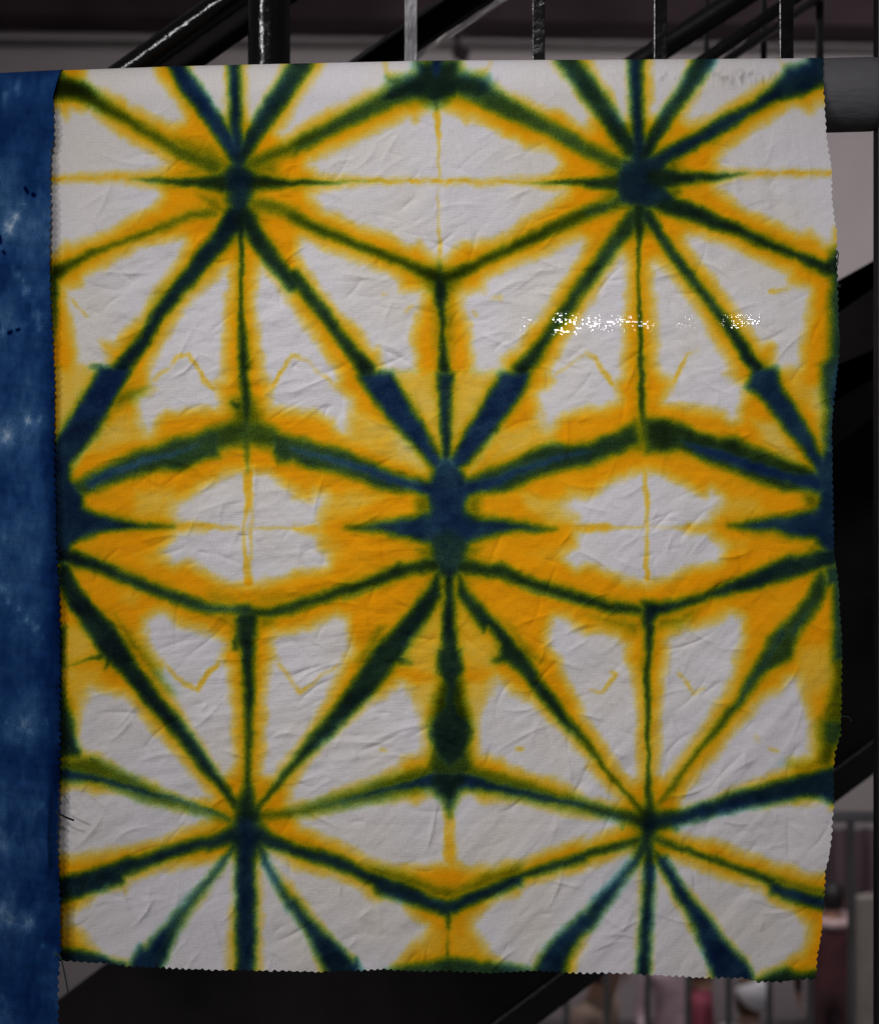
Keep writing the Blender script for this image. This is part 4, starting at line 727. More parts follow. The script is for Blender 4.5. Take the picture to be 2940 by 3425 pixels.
def build_star_cloth():
    ncol = 656; dmid = CD + RPIPE
    u = np.linspace(0, 1, ncol)
    front = 735; wrapn = 26; backn = 60
    rows_s = np.concatenate([np.linspace(1, 0, front), -np.linspace(0, 1, wrapn + 1)[1:], -1 - np.linspace(0, 1, backn + 1)[1:]])
    nr = len(rows_s)
    xl = 150.0
    PX = np.zeros((nr, ncol)); co = np.zeros((nr, ncol, 3)); QX = np.zeros((nr, ncol)); QY = np.zeros((nr, ncol))
    R = RPIPE + .0028
    for r, s in enumerate(rows_s):
        px = xl + (2790 - xl) * u
        ytop = pipe_top(px)
        ztop = ZC + (1712.5 - ytop) * K * dmid
        za = ztop - R
        ya = 1712.5 - (za - ZC) / (K * (dmid - R))              # photo y of the rail axis level on the front plane
        if s >= 0:
            # bottom edge with teeth faded up into the sheet
            bot = np.interp(px, BE_X, BE_Y)
            py = ya + (bot - ya) * s
            dist = (bot - py)
            py = py + teeth(px, 24, 8, 3) * np.exp(-dist / 14.0)
            xr = np.interp(py, RE_Y, RE_X) + teeth(py, 24, 6.5, 5) + 2 * (vnoise(py / 60., py * 0, 77) - .5)
            xr0 = np.interp(py, RE_Y, RE_X)
            pxx = xl + (xr0 - xl) * u
            pxx = pxx + (xr - xr0) * np.exp(-(xr0 - pxx) / 14.0)
            hang = np.clip((py - ya) / 500.0, 0, 1)
            # the sheet leaves the rail and falls almost straight, its right side swinging a little forward
            h = sample(HGT, pxx, py) * (.25 + .75 * hang)
            h = np.where(pxx < 330, np.minimum(h, .0) * 1.0 + (np.maximum(h, 0)) * sstep(215, 330, pxx), h)
            h = h - .004 * (1 - sstep(150, 300, pxx)) * hang
            swing = .010 * np.clip((pxx - 2300) / 500, 0, 1) ** 2 * hang
            h = np.maximum(h, -.0018 - .03 * hang)
            db = dmid - R - swing; z = ZC + (1712.5 - py) * K * db
            d = db - h
        else:
            th = min(-s, 1.0) * math.pi
            ext = max(-s - 1, 0)
            xr0 = np.interp(ytop + 125 * (1 - math.sin(th)) if th < math.pi / 2 else ytop, RE_Y, RE_X)
            tt = np.full(ncol, (-s) * 400.)
            pxx = xl + (xr0 - xl) * u + teeth(tt, 26, 10, 5) * np.exp(-(xr0 - (xl + (xr0 - xl) * u)) / 14.0)
            d = np.full(ncol, dmid - R * math.cos(th))
            z = za + R * math.sin(th) - ext * .115
            py = 1712.5 - (z - ZC) / (K * d)
            db = d
            d = d - np.maximum(sample(HGT, pxx, np.full(ncol, 340.)) * .25, -.0018) * math.cos(min(th, math.pi / 2)) + .002 * ext
        # perspective of the sheet is that of the photo: x read at its own depth
        dd = d
        co[r, :, 0] = (pxx - 1470) * K * db
        co[r, :, 1] = dd - CD
        co[r, :, 2] = z
        back = (s < 0) and (-s) > .5
        qy = np.where(back, 2 * ytop - py, py)
        QX[r] = pxx; QY[r] = np.clip(qy, 130, 3370)
        if back: QY[r] = np.clip(2 * ytop + 40 - py, 130, 900)
    wx = 12 * fbm(QX / 60, QY / 60, 101, 2) + 9 * fbm(QX / 24, QY / 24, 103, 2) + 5 * fbm(QX / 10, QY / 10, 105, 2)
    wy = 12 * fbm(QX / 60, QY / 60, 111, 2) + 9 * fbm(QX / 24, QY / 24, 113, 2) + 5 * fbm(QX / 10, QY / 10, 115, 2)
    yel = sample(YEL, QX + wx, QY + wy); blu = sample(BLU, QX + wx * .8, QY + wy * .8)
    # stray grey ink-like smudges printed along the rail line
    smx = blob(QX, QY, 2480, 262, 125, 24) * .40 + blob(QX, QY, 2120, 255, 60, 14) * .2 + blob(QX, QY, 2220, 258, 60, 16) * .2 + blob(QX, QY, 1650, 262, 22, 12) * .25
    sm = np.clip(vnoise(QX / 8, QY / 8, 201) * 1.9 - .45, 0, 1) * np.clip(vnoise(QX / 32, QY / 22, 202) * 2.4 - .35, 0, 1)
    ink = np.clip(smx * sm * 2.6, 0, 1)
    wv = np.stack([QX / 100., QY / 100., 0 * QX], -1)
    o = grid_mesh('star_cloth', co, {'dye_yellow': yel, 'dye_indigo': blu, 'ink': ink, 'weave': wv}, mat_cloth('dyed_cotton', True))
    return o

star = build_star_cloth()
tag(star, 'white cotton cloth dyed with gold and navy twelve-pointed stars, hung over the grey rail', 'cloth')

# ------------------------------------------------------------------ blue cloth on the left
BEY = np.array([236,250,300,340,420,460,500,530,600,700,800,920,1003,1168,1280,1483,1648,1813,2006,2265,2500,2706,2816,2973,3166,3276,3414,3800])
BEX = np.array([214,205,190,178,182,182,174,171,170,171,168,168,171,179,184,184,187,190,201,204,202,198,193,201,204,197,196,196])
SPOTS = [(k, x, y, r, st) for k, lst in {
  'a': [(110,530,26,.8),(35,580,22,.5),(25,600,18,.5),(150,1240,20,.7),(105,1310,30,.6),(60,1385,34,.8),(245,1145,14,.5),(330,300,30,.3),(25,1440,18,.4)],
  'd': [(100,40,26,.6),(60,110,26,.6),(80,345,16,.5),(110,400,18,.8),(145,435,14,.7),(165,495,30,.7),(235,650,30,.8),(245,720,18,.8),(200,560,22,.4),(20,740,22,.5),(175,1280,22,.7),(245,1275,20,.8),(40,1380,44,.7),(95,720,22,.3),(165,700,18,.3),(0,230,22,.5)],
  'g': [(45,110,44,.6),(10,1030,34,.7),(60,1110,22,.8),(120,1155,18,.7),(165,1215,22,.8),(220,1275,20,.8),(265,1320,14,.7),(170,15,26,.5)],
  'j': [(145,585,40,.9),(50,570,20,.6),(280,570,22,.6),(180,630,22,.6),(60,660,26,.4),(255,1090,30,.5),(215,1130,18,.6),(20,1330,40,.6)],
  'm': [(30,180,40,.6),(15,590,50,.9),(70,645,34,.8),(165,670,46,.8),(195,650,26,.6),(265,800,14,.7),(330,840,22,.5),(45,1180,46,.7),(10,1110,22,.6),(10,100,34,.5)]}.items() for x, y, r, st in lst]

def build_blue_cloth():
    ncol = 190; front = 560; wrapn = 20; backn = 30
    rows_s = np.concatenate([np.linspace(1, 0, front), -np.linspace(0, 1, wrapn + 1)[1:], -1 - np.linspace(0, 1, backn + 1)[1:]])
    nr = len(rows_s); u = np.linspace(0, 1, ncol) ** .75
    co = np.zeros((nr, ncol, 3)); QX = np.zeros((nr, ncol)); QY = np.zeros((nr, ncol))
    GAP = .0075
    R = RPIPE + GAP * .55; dmid = CD + RPIPE; xl = -620.
    for r, s in enumerate(rows_s):
        px = xl + (200 - xl) * u
        ytop = pipe_top(px) - 1
        za = ZC + (1712.5 - ytop) * K * dmid - R
        ya = 1712.5 - (za - ZC) / (K * CD)
        if s >= 0:
            py = ya + (3720 + teeth(px, 25, 11, 9) * (s > .995) - ya) * s
            xr0 = np.interp(py, BEY, BEX); tt = teeth(py, 26, 9, 15)
            lin = xl + (xr0 - xl) * u
            pxx = lin + tt * np.exp(-(xr0 - lin) / 12.)
            hang = np.clip((py - ya) / 400., 0, 1)
            rr = xr0 - lin
            h = .006 * fbm(pxx / 330, py / 900, 301, 2) * hang + .0022 * fbm(pxx / 70, py / 160, 303, 3) * (.3 + .7 * hang) + .0016 * rot_noise(pxx, py, .15, 120, 26, 305, 4) + .0012 * np.abs(fbm(pxx / 80, py / 60, 307, 3))
            curl = np.exp(-rr / 22.) * sstep(900, 1500, py) * (1 - sstep(2900, 3050, py)) * .0036
            fold = .0020 * np.exp(-((rr - 36) / 12.) ** 2) * sstep(2600, 2690, py) * (1 - sstep(2890, 2960, py))
            d = CD - GAP - h + curl - fold
            d = np.minimum(d, CD - .0045)
            z = ZC + (1712.5 - py) * K * d
        else:
            th = min(-s, 1.0) * math.pi; ext = max(-s - 1, 0)
            xr0 = np.interp(ytop + 125 * (1 - math.sin(th)) if th < math.pi / 2 else ytop, BEY, BEX)
            pxx = xl + (xr0 - xl) * u
            d = np.full(ncol, CD - GAP + R * (1 - math.cos(th)) + GAP * .55 * min(-s, 1)); z = za + R * math.sin(th) - ext * .12
            py = 1712.5 - (z - ZC) / (K * d)
        co[r, :, 0] = (pxx - 1470) * K * d; co[r, :, 1] = d - CD; co[r, :, 2] = z
        QX[r] = pxx; QY[r] = py if not (s < 0 and -s > .5) else 2 * ytop - py
    B = .95 + .85 * fbm(QX / 110, QY / 150, 311, 5) + .28 * fbm(QX / 16, QY / 34, 313, 3)
    B += .25 * sstep(120, 200, QX) * sstep(800, 1200, QY) * (1 - sstep(3000, 3200, QY))  # denser dye added along the curled edge to deepen its shade
    wxx = QX + 16 * fbm(QX / 16, QY / 16, 321, 3); wyy = QY + 16 * fbm(QX / 16, QY / 16, 323, 3)
    for k, x, y, rad, stg in SPOTS:
        cx, cy = OFF[k][0] + x / ZF, OFF[k][1] + y / ZF; rr = rad / ZF * .95
        ang = np.arctan2(wyy - cy, wxx - cx); dist = np.hypot((wxx - cx) * 1.15, (wyy - cy) * .8)
        ray = .55 + .85 * vnoise(ang * 5 + x, dist / 40 + y, 41)
        B -= stg * .30 * np.exp(-(dist / (rr * ray)) ** 2) + stg * .20 * ray * np.exp(-dist / (rr * 1.7))
    for (cx, cy, a, ln, w) in [(90, 636, 60, 13, 4), (114, 652, 35, 8, 5), (35, 1112, -25, 9, 5), (62, 1103, -20, 8, 4), (2, 800, 80, 16, 4), (15, 845, 50, 8, 3)]:
        c, s_ = math.cos(math.radians(a)), math.sin(math.radians(a))
        uu = (QX - cx) * c + (QY - cy) * s_; vv = -(QX - cx) * s_ + (QY - cy) * c
        B += 1.6 * np.exp(-(uu / ln) ** 4 - (vv / w) ** 2)
    wv = np.stack([QX / 100. + 9, QY / 100. + 3, 0 * QX], -1)
    o = grid_mesh('blue_cloth', co, {'dye_yellow': np.full(B.shape, .0), 'dye_indigo': np.clip(B, .12, 2.4), 'weave': wv}, mat_cloth('indigo_cotton', False, (.012, .058, .195), (1., 1., 1.)))
    return o

blue = build_blue_cloth()
tag(blue, 'indigo blue stitch-resist cloth with pale spots, overlapping the left edge of the star cloth', 'cloth')

# ------------------------------------------------------------------ loose threads (parts of the cloths)
def mat_thread(name, c): return mat_plain(name, c, rough=.9, var=.2)
M_TH_DARK = mat_thread('dark_thread', (.008, .010, .018)); M_TH_GREEN = mat_thread('green_thread', (.02, .045, .035))
def thread(parent, pts, r_px, mat, d):
    P3 = [P(x, y, d - .0 + dz) for x, y, dz in pts]
    # smooth the polyline a little
    fine = []
    for i in range(len(P3) - 1):
        p0 = P3[max(i - 1, 0)]; p1 = P3[i]; p2 = P3[i + 1]; p3 = P3[min(i + 2, len(P3) - 1)]
        for k in range(5):
            t = k / 5
            fine.append(.5 * ((2 * p1) + (p2 - p0) * t + (2 * p0 - 5 * p1 + 4 * p2 - p3) * t * t + (3 * p1 - p0 - 3 * p2 + p3) * t ** 3))
    fine.append(P3[-1])
    return obj('loose_thread', bm_tube(fine, r_px * K * d, 7), mat, parent, True)
thread(blue, [(188, 2714, 0), (205, 2725, -.002), (228, 2736, -.003), (249, 2744, -.002)], 3.6, M_TH_DARK, CD - .0085)
thread(blue, [(205, 2642, 0), (212, 2655, -.001), (222, 2670, -.002), (233, 2686, -.001)], 1.0, M_TH_DARK, CD - .0085)
thread(star, [(185, 3188, 0), (203, 3200, -.001), (214, 3240, 0), (221, 3275, .001), (230, 3322, .001)], 2.6, M_TH_GREEN, CD - .0080)
thread(star, [(2795, 836, 0), (2803, 848, -.001), (2800, 865, -.001), (2801, 880, 0), (2794, 893, .0)], 1.9, M_TH_GREEN, CD - .016)
thread(star, [(2794, 951, 0), (2804, 955, -.001), (2813, 953, -.001)], 1.5, M_TH_GREEN, CD - .0165)
thread(star, [(2798, 955, 0), (2805, 959, -.001), (2811, 963, -.001)], 1.3, M_TH_GREEN, CD - .0165)
thread(star, [(2808, 2400, 0), (2826, 2396, -.001), (2840, 2402, -.001), (2846, 2414, -.001)], 1.1, M_TH_GREEN, CD - .0165)

# ------------------------------------------------------------------ railing that carries the cloths
rail_x0, rail_x1 = -1100, 2936
dm = CD + RPIPE
def rail_axis(px):
    t = float(pipe_top(px))
    v = P(px, t, dm); v.z -= RPIPE
    return v
railing = empty('guard_railing', (rail_axis(2990).x, dm - CD, ZC - .8))
tag(railing, 'thick grey pipe rail with black end post, carrying the two dyed cloths', 'railing')
xs = [-1100, -600, 0, 200, 600, 1000, 1460, 2000, 2690, 2900, 2932, 2940]
pts = [rail_axis(x) for x in xs]
obj('rail_pipe', bm_tube(pts, [RPIPE] * 10 + [RPIPE * .985, RPIPE * .93], 64), M_PIPE, railing, True)
pa, pb = P(2935, 3425, dm - .007), P(3000, 0, dm - .007)
obj('post', bm_box((pa.x, dm - CD - .007, ZC - .8), (pb.x, dm - CD + .007, ZC + .9), .0009), M_BLACK2, railing)

# ------------------------------------------------------------------ black steel staircase behind
stair = empty('metal_staircase', P(1470, 3600, 2.5))
tag(stair, 'black painted steel staircase rising to the right behind the hanging cloths', 'staircase')
def line_at(p0, p1, x): return p0[1] + (p1[1] - p0[1]) * (x - p0[0]) / (p1[0] - p0[0])
def band(name, up, lo, x0, x1, d, thick, mat, bev=.0015):
    c = [P(x0, line_at(*lo, x0), d), P(x1, line_at(*lo, x1), d), P(x1, line_at(*up, x1), d), P(x0, line_at(*up, x0), d)]
    return obj(name, bm_prism(c, thick, bev), mat, stair)
def rod(name, p0, p1, r_px, d, mat, x0, x1, seg=28):
    y0, y1 = line_at(p0, p1, x0), line_at(p0, p1, x1)
    return obj(name, bm_tube([P(x0 + (x1 - x0) * t, y0 + (y1 - y0) * t, d) for t in np.linspace(0, 1, 12)], r_px * K * d, seg), mat, stair, True)
# near handrail with its plate and upright
rod('handrail', (443, 231), (768, 0), 49, 1.50, M_BLACK, -150, 1400)
band('stringer', ((520, 231), (845, 0)), ((662, 231), (990, 0)), -150, 1500, 1.535, .006, M_STRINGER)
obj('newel_post', bm_tube([P(901, y, 1.44) for y in (-900, -300, 300, 1200, 2300)], 71 * K * 1.44, 36), M_BLACK, stair, True)
# second flight: channel with flanges
band('stringer', ((1173, 207), (1470, 0)), ((1404, 165), (1652, 0)), 300, 2100, 1.72, .006, M_STRINGER)
band('flange', ((1173, 200), (1470, -7)), ((1186, 214), (1483, 7)), 300, 2100, 1.695, .03, M_BLACK2)
band('flange', ((1386, 165), (1634, 0)), ((1404, 168), (1652, 3)), 300, 2100, 1.695, .03, M_BLACK)
# third flight rails
rod('handrail', (2160, 197), (2446, 12), 40, 1.92, M_BLACK2, 1300, 2900)
rod('handrail', (2372, 190), (2600, 32), 22, 1.86, M_BLACK, 1500, 3000)
band('stringer', ((2420, 190), (2610, 62)), ((2440, 205), (2630, 77)), 1500, 3000, 1.93, .02, M_BLACK2)
def upright(xa, xb, d, mat, y0=-700, y1=2000, bev=.0007):
    a, b = P(xa, y1, d), P(xb, y0, d)
    return obj('baluster', bm_box((a.x, d - CD, a.z), (b.x, d - CD + .0035, b.z), bev), mat, stair)
upright(1353, 1396, 1.335, M_CHIPPED)
upright(1780, 1823, 1.345, M_BLACK)
upright(2186, 2231, 1.355, M_BLACK)
upright(2606, 2654, 1.365, M_BLACK)
upright(2354, 2371, 2.0, M_BLACK2, -400, 1200)
upright(2544, 2564, 2.0, M_BLACK2, -400, 1200)
upright(2729, 2754, 1.95, M_BLACK2, -400, 900)
# lower flight seen beside and below the cloth
band('side_plate', ((2800, 1050), (2920, 965)), ((2800, 1222), (2940, 1165)), 900, 3600, 1.92, .012, M_STRINGER)
band('tread_panel', ((2800, 1150), (2920, 1075)), ((2780, 1500), (2935, 1382)), 900, 3600, 2.06, .01, M_TREAD)
UPL = ((200, 3342), (2935, 1272)); LOL = ((1800, 3425), (2920, 2590))
band('stringer', UPL, LOL, -500, 3700, 2.12, .008, M_STRINGER)
band('flange', ((200, 3340), (2935, 1264)), ((200, 3349), (2935, 1277)), 900, 3700, 2.09, .04, M_FLANGE)
band('flange', ((1800, 3310), (2920, 2475)), ((1800, 3426), (2920, 2591)), -500, 3700, 2.10, .015, M_BLACK2)

# ------------------------------------------------------------------ hall behind: ceiling, wall, floor
WD = 17.0
def slab(name, a, b, thick, mat, kind='structure'):
    o = obj(name, bm_box((min(a.x, b.x), a.y, min(a.z, b.z)), (max(a.x, b.x), a.y + thick, max(a.z, b.z))), mat)
    return tag(o, kind=kind)
FZ = ZC - 4.5
slab('wall', Vector((-9, WD - CD, FZ)), Vector((11, WD - CD, ZC + 6.5)), .2, M_WALL)
slab('floor', Vector((-9, 2.6, FZ - .1)), Vector((11, 2.6, FZ)), WD - CD - 2.4, M_FLOOR)
c = [P(-1500, 84, 16.8), P(4500, 166, 16.8), P(4500, -1200, 16.8), P(-1500, -1200, 16.8)]
tag(obj('ceiling', bm_prism(c, -.6), M_BEAM), kind='structure')
cond = obj('wall_conduit', bm_tube([P(-1500, 129, 16.7), P(700, 144, 16.7), P(1600, 150, 16.7), P(4500, 185, 16.7)], .024, 12), M_LINE, None, True)
tag(cond, 'thin dark conduit running along the far wall below the ceiling', 'conduit')

# small spotlight on a stalk under the far ceiling
sp = empty('hanging_spotlight', P(1534, 96, 15.8)); tag(sp, 'small black spotlight on a short stalk hanging from the far ceiling', 'spotlight')
obj('stalk', bm_tube([P(1528, 60, 15.8), P(1530, 150, 15.8)], .022, 10), M_BEAM, sp, True)
obj('lamp_head', bm_tube([P(1515, 172, 15.75), P(1532, 176, 15.75), P(1552, 184, 15.75), P(1566, 190, 15.75)], [.035, .055, .06, .045], 16), M_BEAM, sp, True)
obj('bracket', bm_tube([P(1505, 108, 15.8), P(1534, 120, 15.8), P(1562, 106, 15.8)], .03, 10), M_BEAM, sp, True)

# ------------------------------------------------------------------ lamps whose light comes through the weave
def emis(name, s):
    m, nt, p = new_mat(name)
    p.inputs['Emission Color'].default_value = (1, .97, .95, 1); p.inputs['Emission Strength'].default_value = s
    p.inputs['Base Color'].default_value = (.9, .9, .9, 1)
    return m
def strip(xa, xb, y, s, label, ry):
    d = 13.5
    e = empty('strip_lamp', P((xa + xb) / 2, y, d)); tag(e, label, 'lamp', 'hall lamps seen as sparkles through the weave of the star cloth')
    a, b = P(xa, y, d), P(xb, y, d)
    obj('tube', bm_tube([a, a.lerp(b, .5), b], ry * K * d, 14), emis('lamp_glow', s), e, True)
    t = P(xa - 8, y - ry - 14, d); q = P(xb + 8, y - ry - 3, d)
    obj('housing', bm_box((t.x, t.y - .05, q.z), (q.x, t.y + .05, t.z), .004), M_BEAM, e)
strip(1746, 1806, 1088, 50, 'lamp sparkling through the weave, leftmost of the row', 16)
strip(1848, 1928, 1084, 420, 'brightest and largest lamp sparkling through the weave', 26)
strip(1946, 2180, 1082, 60, 'lamp sparkling through the weave just right of the brightest one', 18)
strip(2262, 2320, 1080, 22, 'faint lamp sparkling through the weave, second from the right', 15)
strip(2420, 2548, 1078, 60, 'lamp sparkling through the weave, rightmost of the row', 18)

# ------------------------------------------------------------------ far landing railing
fr = empty('landing_railing', P(2300, 3900, 6.0)); tag(fr, 'slim railing with bright steel handrail beyond the staircase, lower right', 'railing')
obj('handrail', bm_tube([P(x, 2732, 6.0) for x in (1200, 1800, 2400, 3000, 3600)], 19 * K * 6, 20), M_HANDRAIL, fr, True)
bar_bm = None
for i in range(14):
    x = 1622 + i * 136
    a, b = P(x - 10, 4300, 6.03), P(x + 10, 2745, 6.03)
    obj('baluster', bm_box((a.x, 6.03 - CD, a.z), (b.x, 6.03 - CD + .018, b.z), .002), M_BAR, fr)

# ------------------------------------------------------------------ lower hall furnishings and people
def rounded_panel(x0, x1, y0, y1, r, d, thick):
    pts = []
    for cx, cy, a0 in ((x1 - r, y0 + r, -90), (x1 - r, y1 - r, 0), (x0 + r, y1 - r, 90), (x0 + r, y0 + r, 180)):
        for k in range(7):
            a = math.radians(a0 + 15 * k); pts.append(P(cx + r * math.cos(a), cy + r * math.sin(a), d))
    return bm_prism(pts, thick)
bd = obj('display_board', rounded_panel(1500, 2738, 2790, 3410, 80, 15.6, .05), M_BOARD); tag(bd, 'lilac grey display board with rounded corners behind the people, lower right', 'board')
cb = bmesh.new()
# added for the dark part of the hall: pleated curtain
cols = 60; v0 = []; v1 = []
for i in range(cols + 1):
    x = 2700 + 620 * i / cols; dz = .06 * math.sin(i * 1.1) + .03 * math.sin(i * 2.7)
    v0.append(cb.verts.new(P(x, 2770, 16.2) + Vector((0, dz, 0)))); v1.append(cb.verts.new(P(x, 3700, 16.2) + Vector((0, dz, 0))))
for i in range(cols): cb.faces.new((v0[i], v1[i], v1[i + 1], v0[i + 1]))
cu = obj('plum_backdrop', cb, M_BACKDROP, None, True); tag(cu, 'dark plum pleated curtain put in for the dark part of the hall, right edge', 'backdrop')
so = cu.modifiers.new('thick', 'SOLIDIFY'); so.thickness = .01
col = obj('beige_column', bm_prism([P(2866, 3700, 14.0), P(2925, 3700, 14.0), P(2932, 2998, 14.0), P(2872, 3006, 14.0)], .14, .01), M_COLUMN); tag(col, 'pale beige square column beside the black end post, lower right', 'column')

M_SKIN = mat_plain('skin', (.42, .24, .17), rough=.55, var=.12); M_HAIR_BR = mat_plain('brown_hair', (.09, .045, .02), rough=.6, var=.3, scale=30); M_HAIR_BK = mat_plain('black_hair', (.012, .01, .01), rough=.5)
def person(px, py_head_top, d, height, colours, label, yaw=0., lean=0., hair=None, cap=None, collar=None):
    """standing figure whose head top shows at (px, py); the feet are on the hall floor"""
    top, legs = colours
    head = P(px, py_head_top, d); base = Vector((head.x, head.y, FZ)); H = head.z - FZ
    root = empty('person', base); tag(root, label, 'person', 'people in the hall below')
    s = H / 1.72
    sk = {'pel': (0, 0, .93), 'ab': (0, .0, 1.10), 'ch': (0, lean * .4, 1.28), 'nk': (0, lean * .7, 1.45), 'hd0': (0, lean * .85 - .01, 1.53), 'hd1': (0, lean - .02, 1.63), 'hd2': (0, lean - .01, 1.675),
          'hipL': (.10, 0, .88), 'knL': (.11, -.02, .49), 'anL': (.11, .01, .08), 'toL': (.12, -.14, .04), 'hipR': (-.10, 0, .88), 'knR': (-.11, -.01, .49), 'anR': (-.11, .02, .08), 'toR': (-.12, -.13, .04),
          'shL': (.18, lean * .5, 1.41), 'elL': (.25, .02, 1.13), 'wrL': (.24, -.10, .91), 'haL': (.235, -.13, .83), 'shR': (-.18, lean * .5, 1.41), 'elR': (-.25, .02, 1.13), 'wrR': (-.24, -.10, .91), 'haR': (-.235, -.13, .83)}
    rad = {'pel': (.15, .11), 'ab': (.13, .10), 'ch': (.16, .11), 'nk': (.055, .055), 'hd0': (.068, .08), 'hd1': (.075, .092), 'hd2': (.055, .07), 'hip': (.085, .085), 'kn': (.058, .058), 'an': (.04, .04), 'to': (.035, .028), 'sh': (.06, .06), 'el': (.042, .042), 'wr': (.03, .03), 'ha': (.036, .02)}
    names = list(sk); ix = {n: i for i, n in enumerate(names)}
    E = [('pel','ab'),('ab','ch'),('ch','nk'),('nk','hd0'),('hd0','hd1'),('hd1','hd2')]
    for S in 'LR': E += [('pel','hip'+S),('hip'+S,'kn'+S),('kn'+S,'an'+S),('an'+S,'to'+S),('ch','sh'+S),('sh'+S,'el'+S),('el'+S,'wr'+S),('wr'+S,'ha'+S)]
    V = [Vector(sk[n]) for n in names]; R_ = [rad.get(n, rad.get(n[:-1])) for n in names]
    # five fingers on each hand
    ed = [(ix[a], ix[b]) for a, b in E]
    for S, sg in (('L', 1), ('R', -1)):
        for k, (ox, oy, ln) in enumerate(((0, -.028, .075), (0, -.010, .085), (0, .008, .080), (0, .024, .065), (-.012 * sg, -.045, .045))):
            b = Vector(sk['ha' + S]) + Vector((ox, oy, -.02 if k < 4 else .02)); t1 = b + Vector((-.005 * sg, -.004, -ln * .6)); t2 = t1 + Vector((-.014 * sg, -.006, -ln * .4))
            i0 = len(V); V += [b, t1, t2]; R_ += [(.010, .010), (.009, .009), (.007, .007)]
            ed += [(ix['ha' + S], i0), (i0, i0 + 1), (i0 + 1, i0 + 2)]
    me = bpy.data.meshes.new('body'); me.from_pydata([v * s for v in V], ed, [])
    o = bpy.data.objects.new('body', me); COL.objects.link(o)
    m = o.modifiers.new('skin', 'SKIN')
    for i, v in enumerate(me.skin_vertices[0].data):
        v.radius = (R_[i][0] * s, R_[i][1] * s); v.use_root = (i == 0)
    sb = o.modifiers.new('sub', 'SUBSURF'); sb.levels = 2; sb.render_levels = 2
    dg = bpy.context.evaluated_depsgraph_get(); ev = o.evaluated_get(dg)
    me2 = bpy.data.meshes.new_from_object(ev); bpy.data.objects.remove(o)
    me2.name = 'body'; me2.materials.clear()
    mt, ml = mat_plain('top_fabric', top, rough=.85, var=.2, scale=12), mat_plain('leg_fabric', legs, rough=.85, var=.2)
    for mm_ in (M_SKIN, mt, ml): me2.materials.append(mm_)
    for p_ in me2.polygons:
        z = p_.center.z / s; x = abs(p_.center.x / s); p_.use_smooth = True
        p_.material_index = 0 if (z > 1.46 or (z < .90 and x > .205)) else (2 if z < .95 else 1)
    b = bpy.data.objects.new('body', me2); COL.objects.link(b); b.parent = root; root.rotation_euler = (0, 0, yaw)
    hc = Vector((0, lean - .015, 1.615)) * s
    def shell(name, mat, rx, ry, rz, zmin, ymax=9, roll=0.):
        bm = bmesh.new(); bmesh.ops.create_uvsphere(bm, u_segments=24, v_segments=16, radius=1)
        bmesh.ops.delete(bm, geom=[v for v in bm.verts if v.co.z < zmin and v.co.y < ymax], context='VERTS')
        for v in bm.verts:
            k = 1 + .05 * math.sin(v.co.x * 9 + v.co.z * 7) * math.cos(v.co.y * 8)
            v.co = Vector((v.co.x * rx * k, v.co.y * ry * k, v.co.z * rz)) * s
            v.co = Matrix.Rotation(roll, 3, 'Y') @ v.co + hc
        q = bpy.data.meshes.new(name); bm.to_mesh(q); bm.free(); q.materials.append(mat)
        for f in q.polygons: f.use_smooth = True
        q_o = bpy.data.objects.new(name, q); COL.objects.link(q_o); q_o.parent = root
        so_ = q_o.modifiers.new('t', 'SOLIDIFY'); so_.thickness = .008 * s
        return q_o
    shell('hair', hair or M_HAIR_BK, .095, .108,   .125 if hair is not M_HAIR_BR else .15, -.15, .0)
    if cap: shell('cap', cap, .112, .125, .135, -.05, 9, -.65)
    def small(name, mat, cs, r):
        bm = bmesh.new()
        for c_, sc_ in cs:
            g = bmesh.ops.create_uvsphere(bm, u_segments=10, v_segments=8, radius=r)
            for v in g['verts']: v.co = Vector((v.co.x * sc_[0], v.co.y * sc_[1], v.co.z * sc_[2])) * s + Vector(c_) * s
        q = bpy.data.meshes.new(name); bm.to_mesh(q); bm.free(); q.materials.append(mat)
        q_o = bpy.data.objects.new(name, q); COL.objects.link(q_o); q_o.parent = root
    fy = lean - .112
    small('eye', M_HAIR_BK, [((.03, fy + .012, 1.60), (1, .6, .7))], .011); small('eye', M_HAIR_BK, [((-.03, fy + .012, 1.60), (1, .6, .7))], .011)
    small('nose', M_SKIN, [((0, fy, 1.575), (.8, 1, 1.5))], .014); small('mouth', mat_plain('lips', (.30, .10, .09)), [((0, fy + .012, 1.54), (2, .5, .5))], .012)
    small('ear', M_SKIN, [((.088, lean, 1.59), (.4, .8, 1.3))], .024); small('ear', M_SKIN, [((-.088, lean, 1.59), (.4, .8, 1.3))], .024)
    if collar:
        bm = bm_tube([Vector((.12 * math.cos(a), lean * .6 - .02 + .10 * math.sin(a), 1.455 - .02 * math.sin(a))) * s for a in np.linspace(0, 2 * math.pi, 17)], .038 * s, 10)
        q = bpy.data.meshes.new('scarf'); bm.to_mesh(q); bm.free(); q.materials.append(collar)
        for f in q.polygons: f.use_smooth = True
        q_o = bpy.data.objects.new('scarf', q); COL.objects.link(q_o); q_o.parent = root
    return root

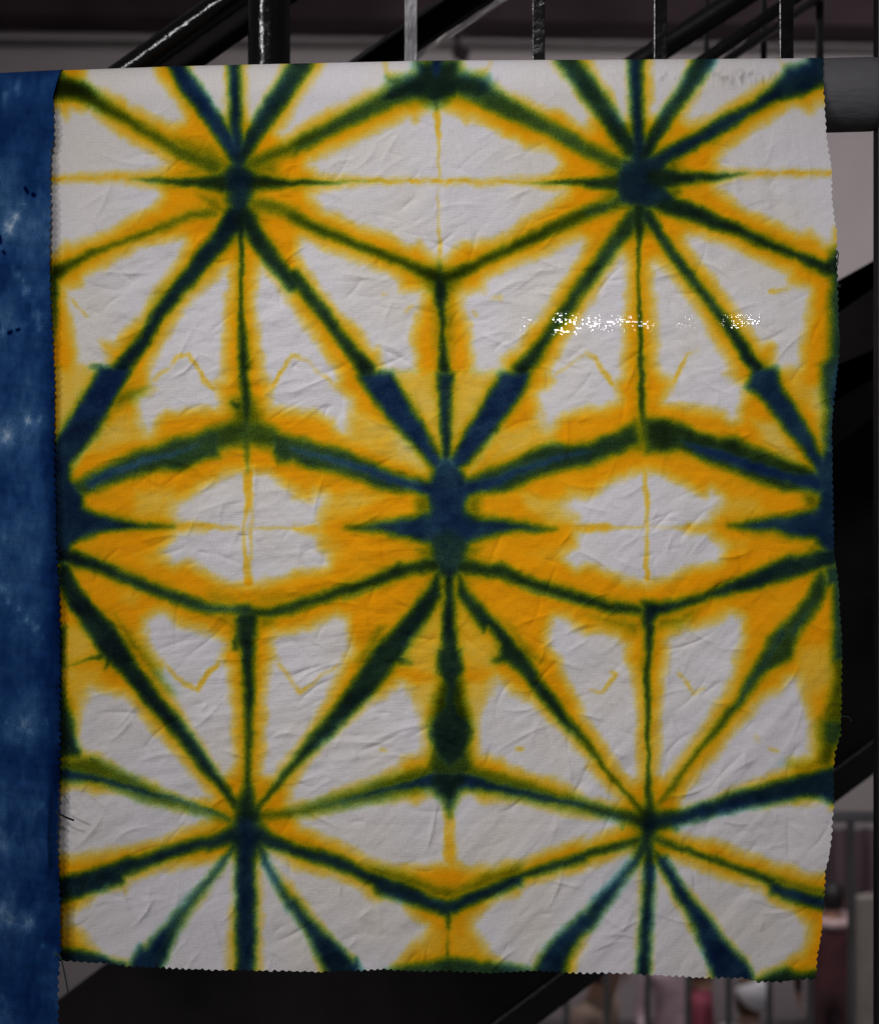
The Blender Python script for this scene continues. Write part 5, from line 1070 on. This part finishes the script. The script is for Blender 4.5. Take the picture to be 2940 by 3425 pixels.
M_CAP = mat_plain('white_cotton_cap', (.78, .76, .80), rough=.8, var=.05); M_SCARF = mat_plain('pale_pink_scarf', (.70, .50, .50), rough=.85, var=.2, scale=30)
person(2496, 3286, 12.0, 1.7, ((.62, .60, .64), (.05, .05, .07)), 'person in a white cap and white top in the hall, lower right', 2.5, -.04, M_HAIR_BR, M_CAP)
person(2340, 3170, 12.8, 1.7, ((.30, .05, .09), (.06, .05, .06)), 'person in a crimson top in the hall', 1.45)
person(2252, 3100, 13.6, 1.7, ((.60, .44, .50), (.20, .16, .18)), 'person in a pale pink top standing left of the one in crimson', .2)
person(1962, 3150, 11.6, 1.7, ((.36, .25, .20), (.10, .09, .09)), 'person in a tan top beside the edge of the black staircase', 1.1, -.1)
person(2782, 2955, 14.8, 1.7, ((.085, .026, .034), (.07, .03, .035)), 'person in a dark maroon coat with pale pink scarf beside the beige column', 3.0, 0, M_HAIR_BK, None, M_SCARF)
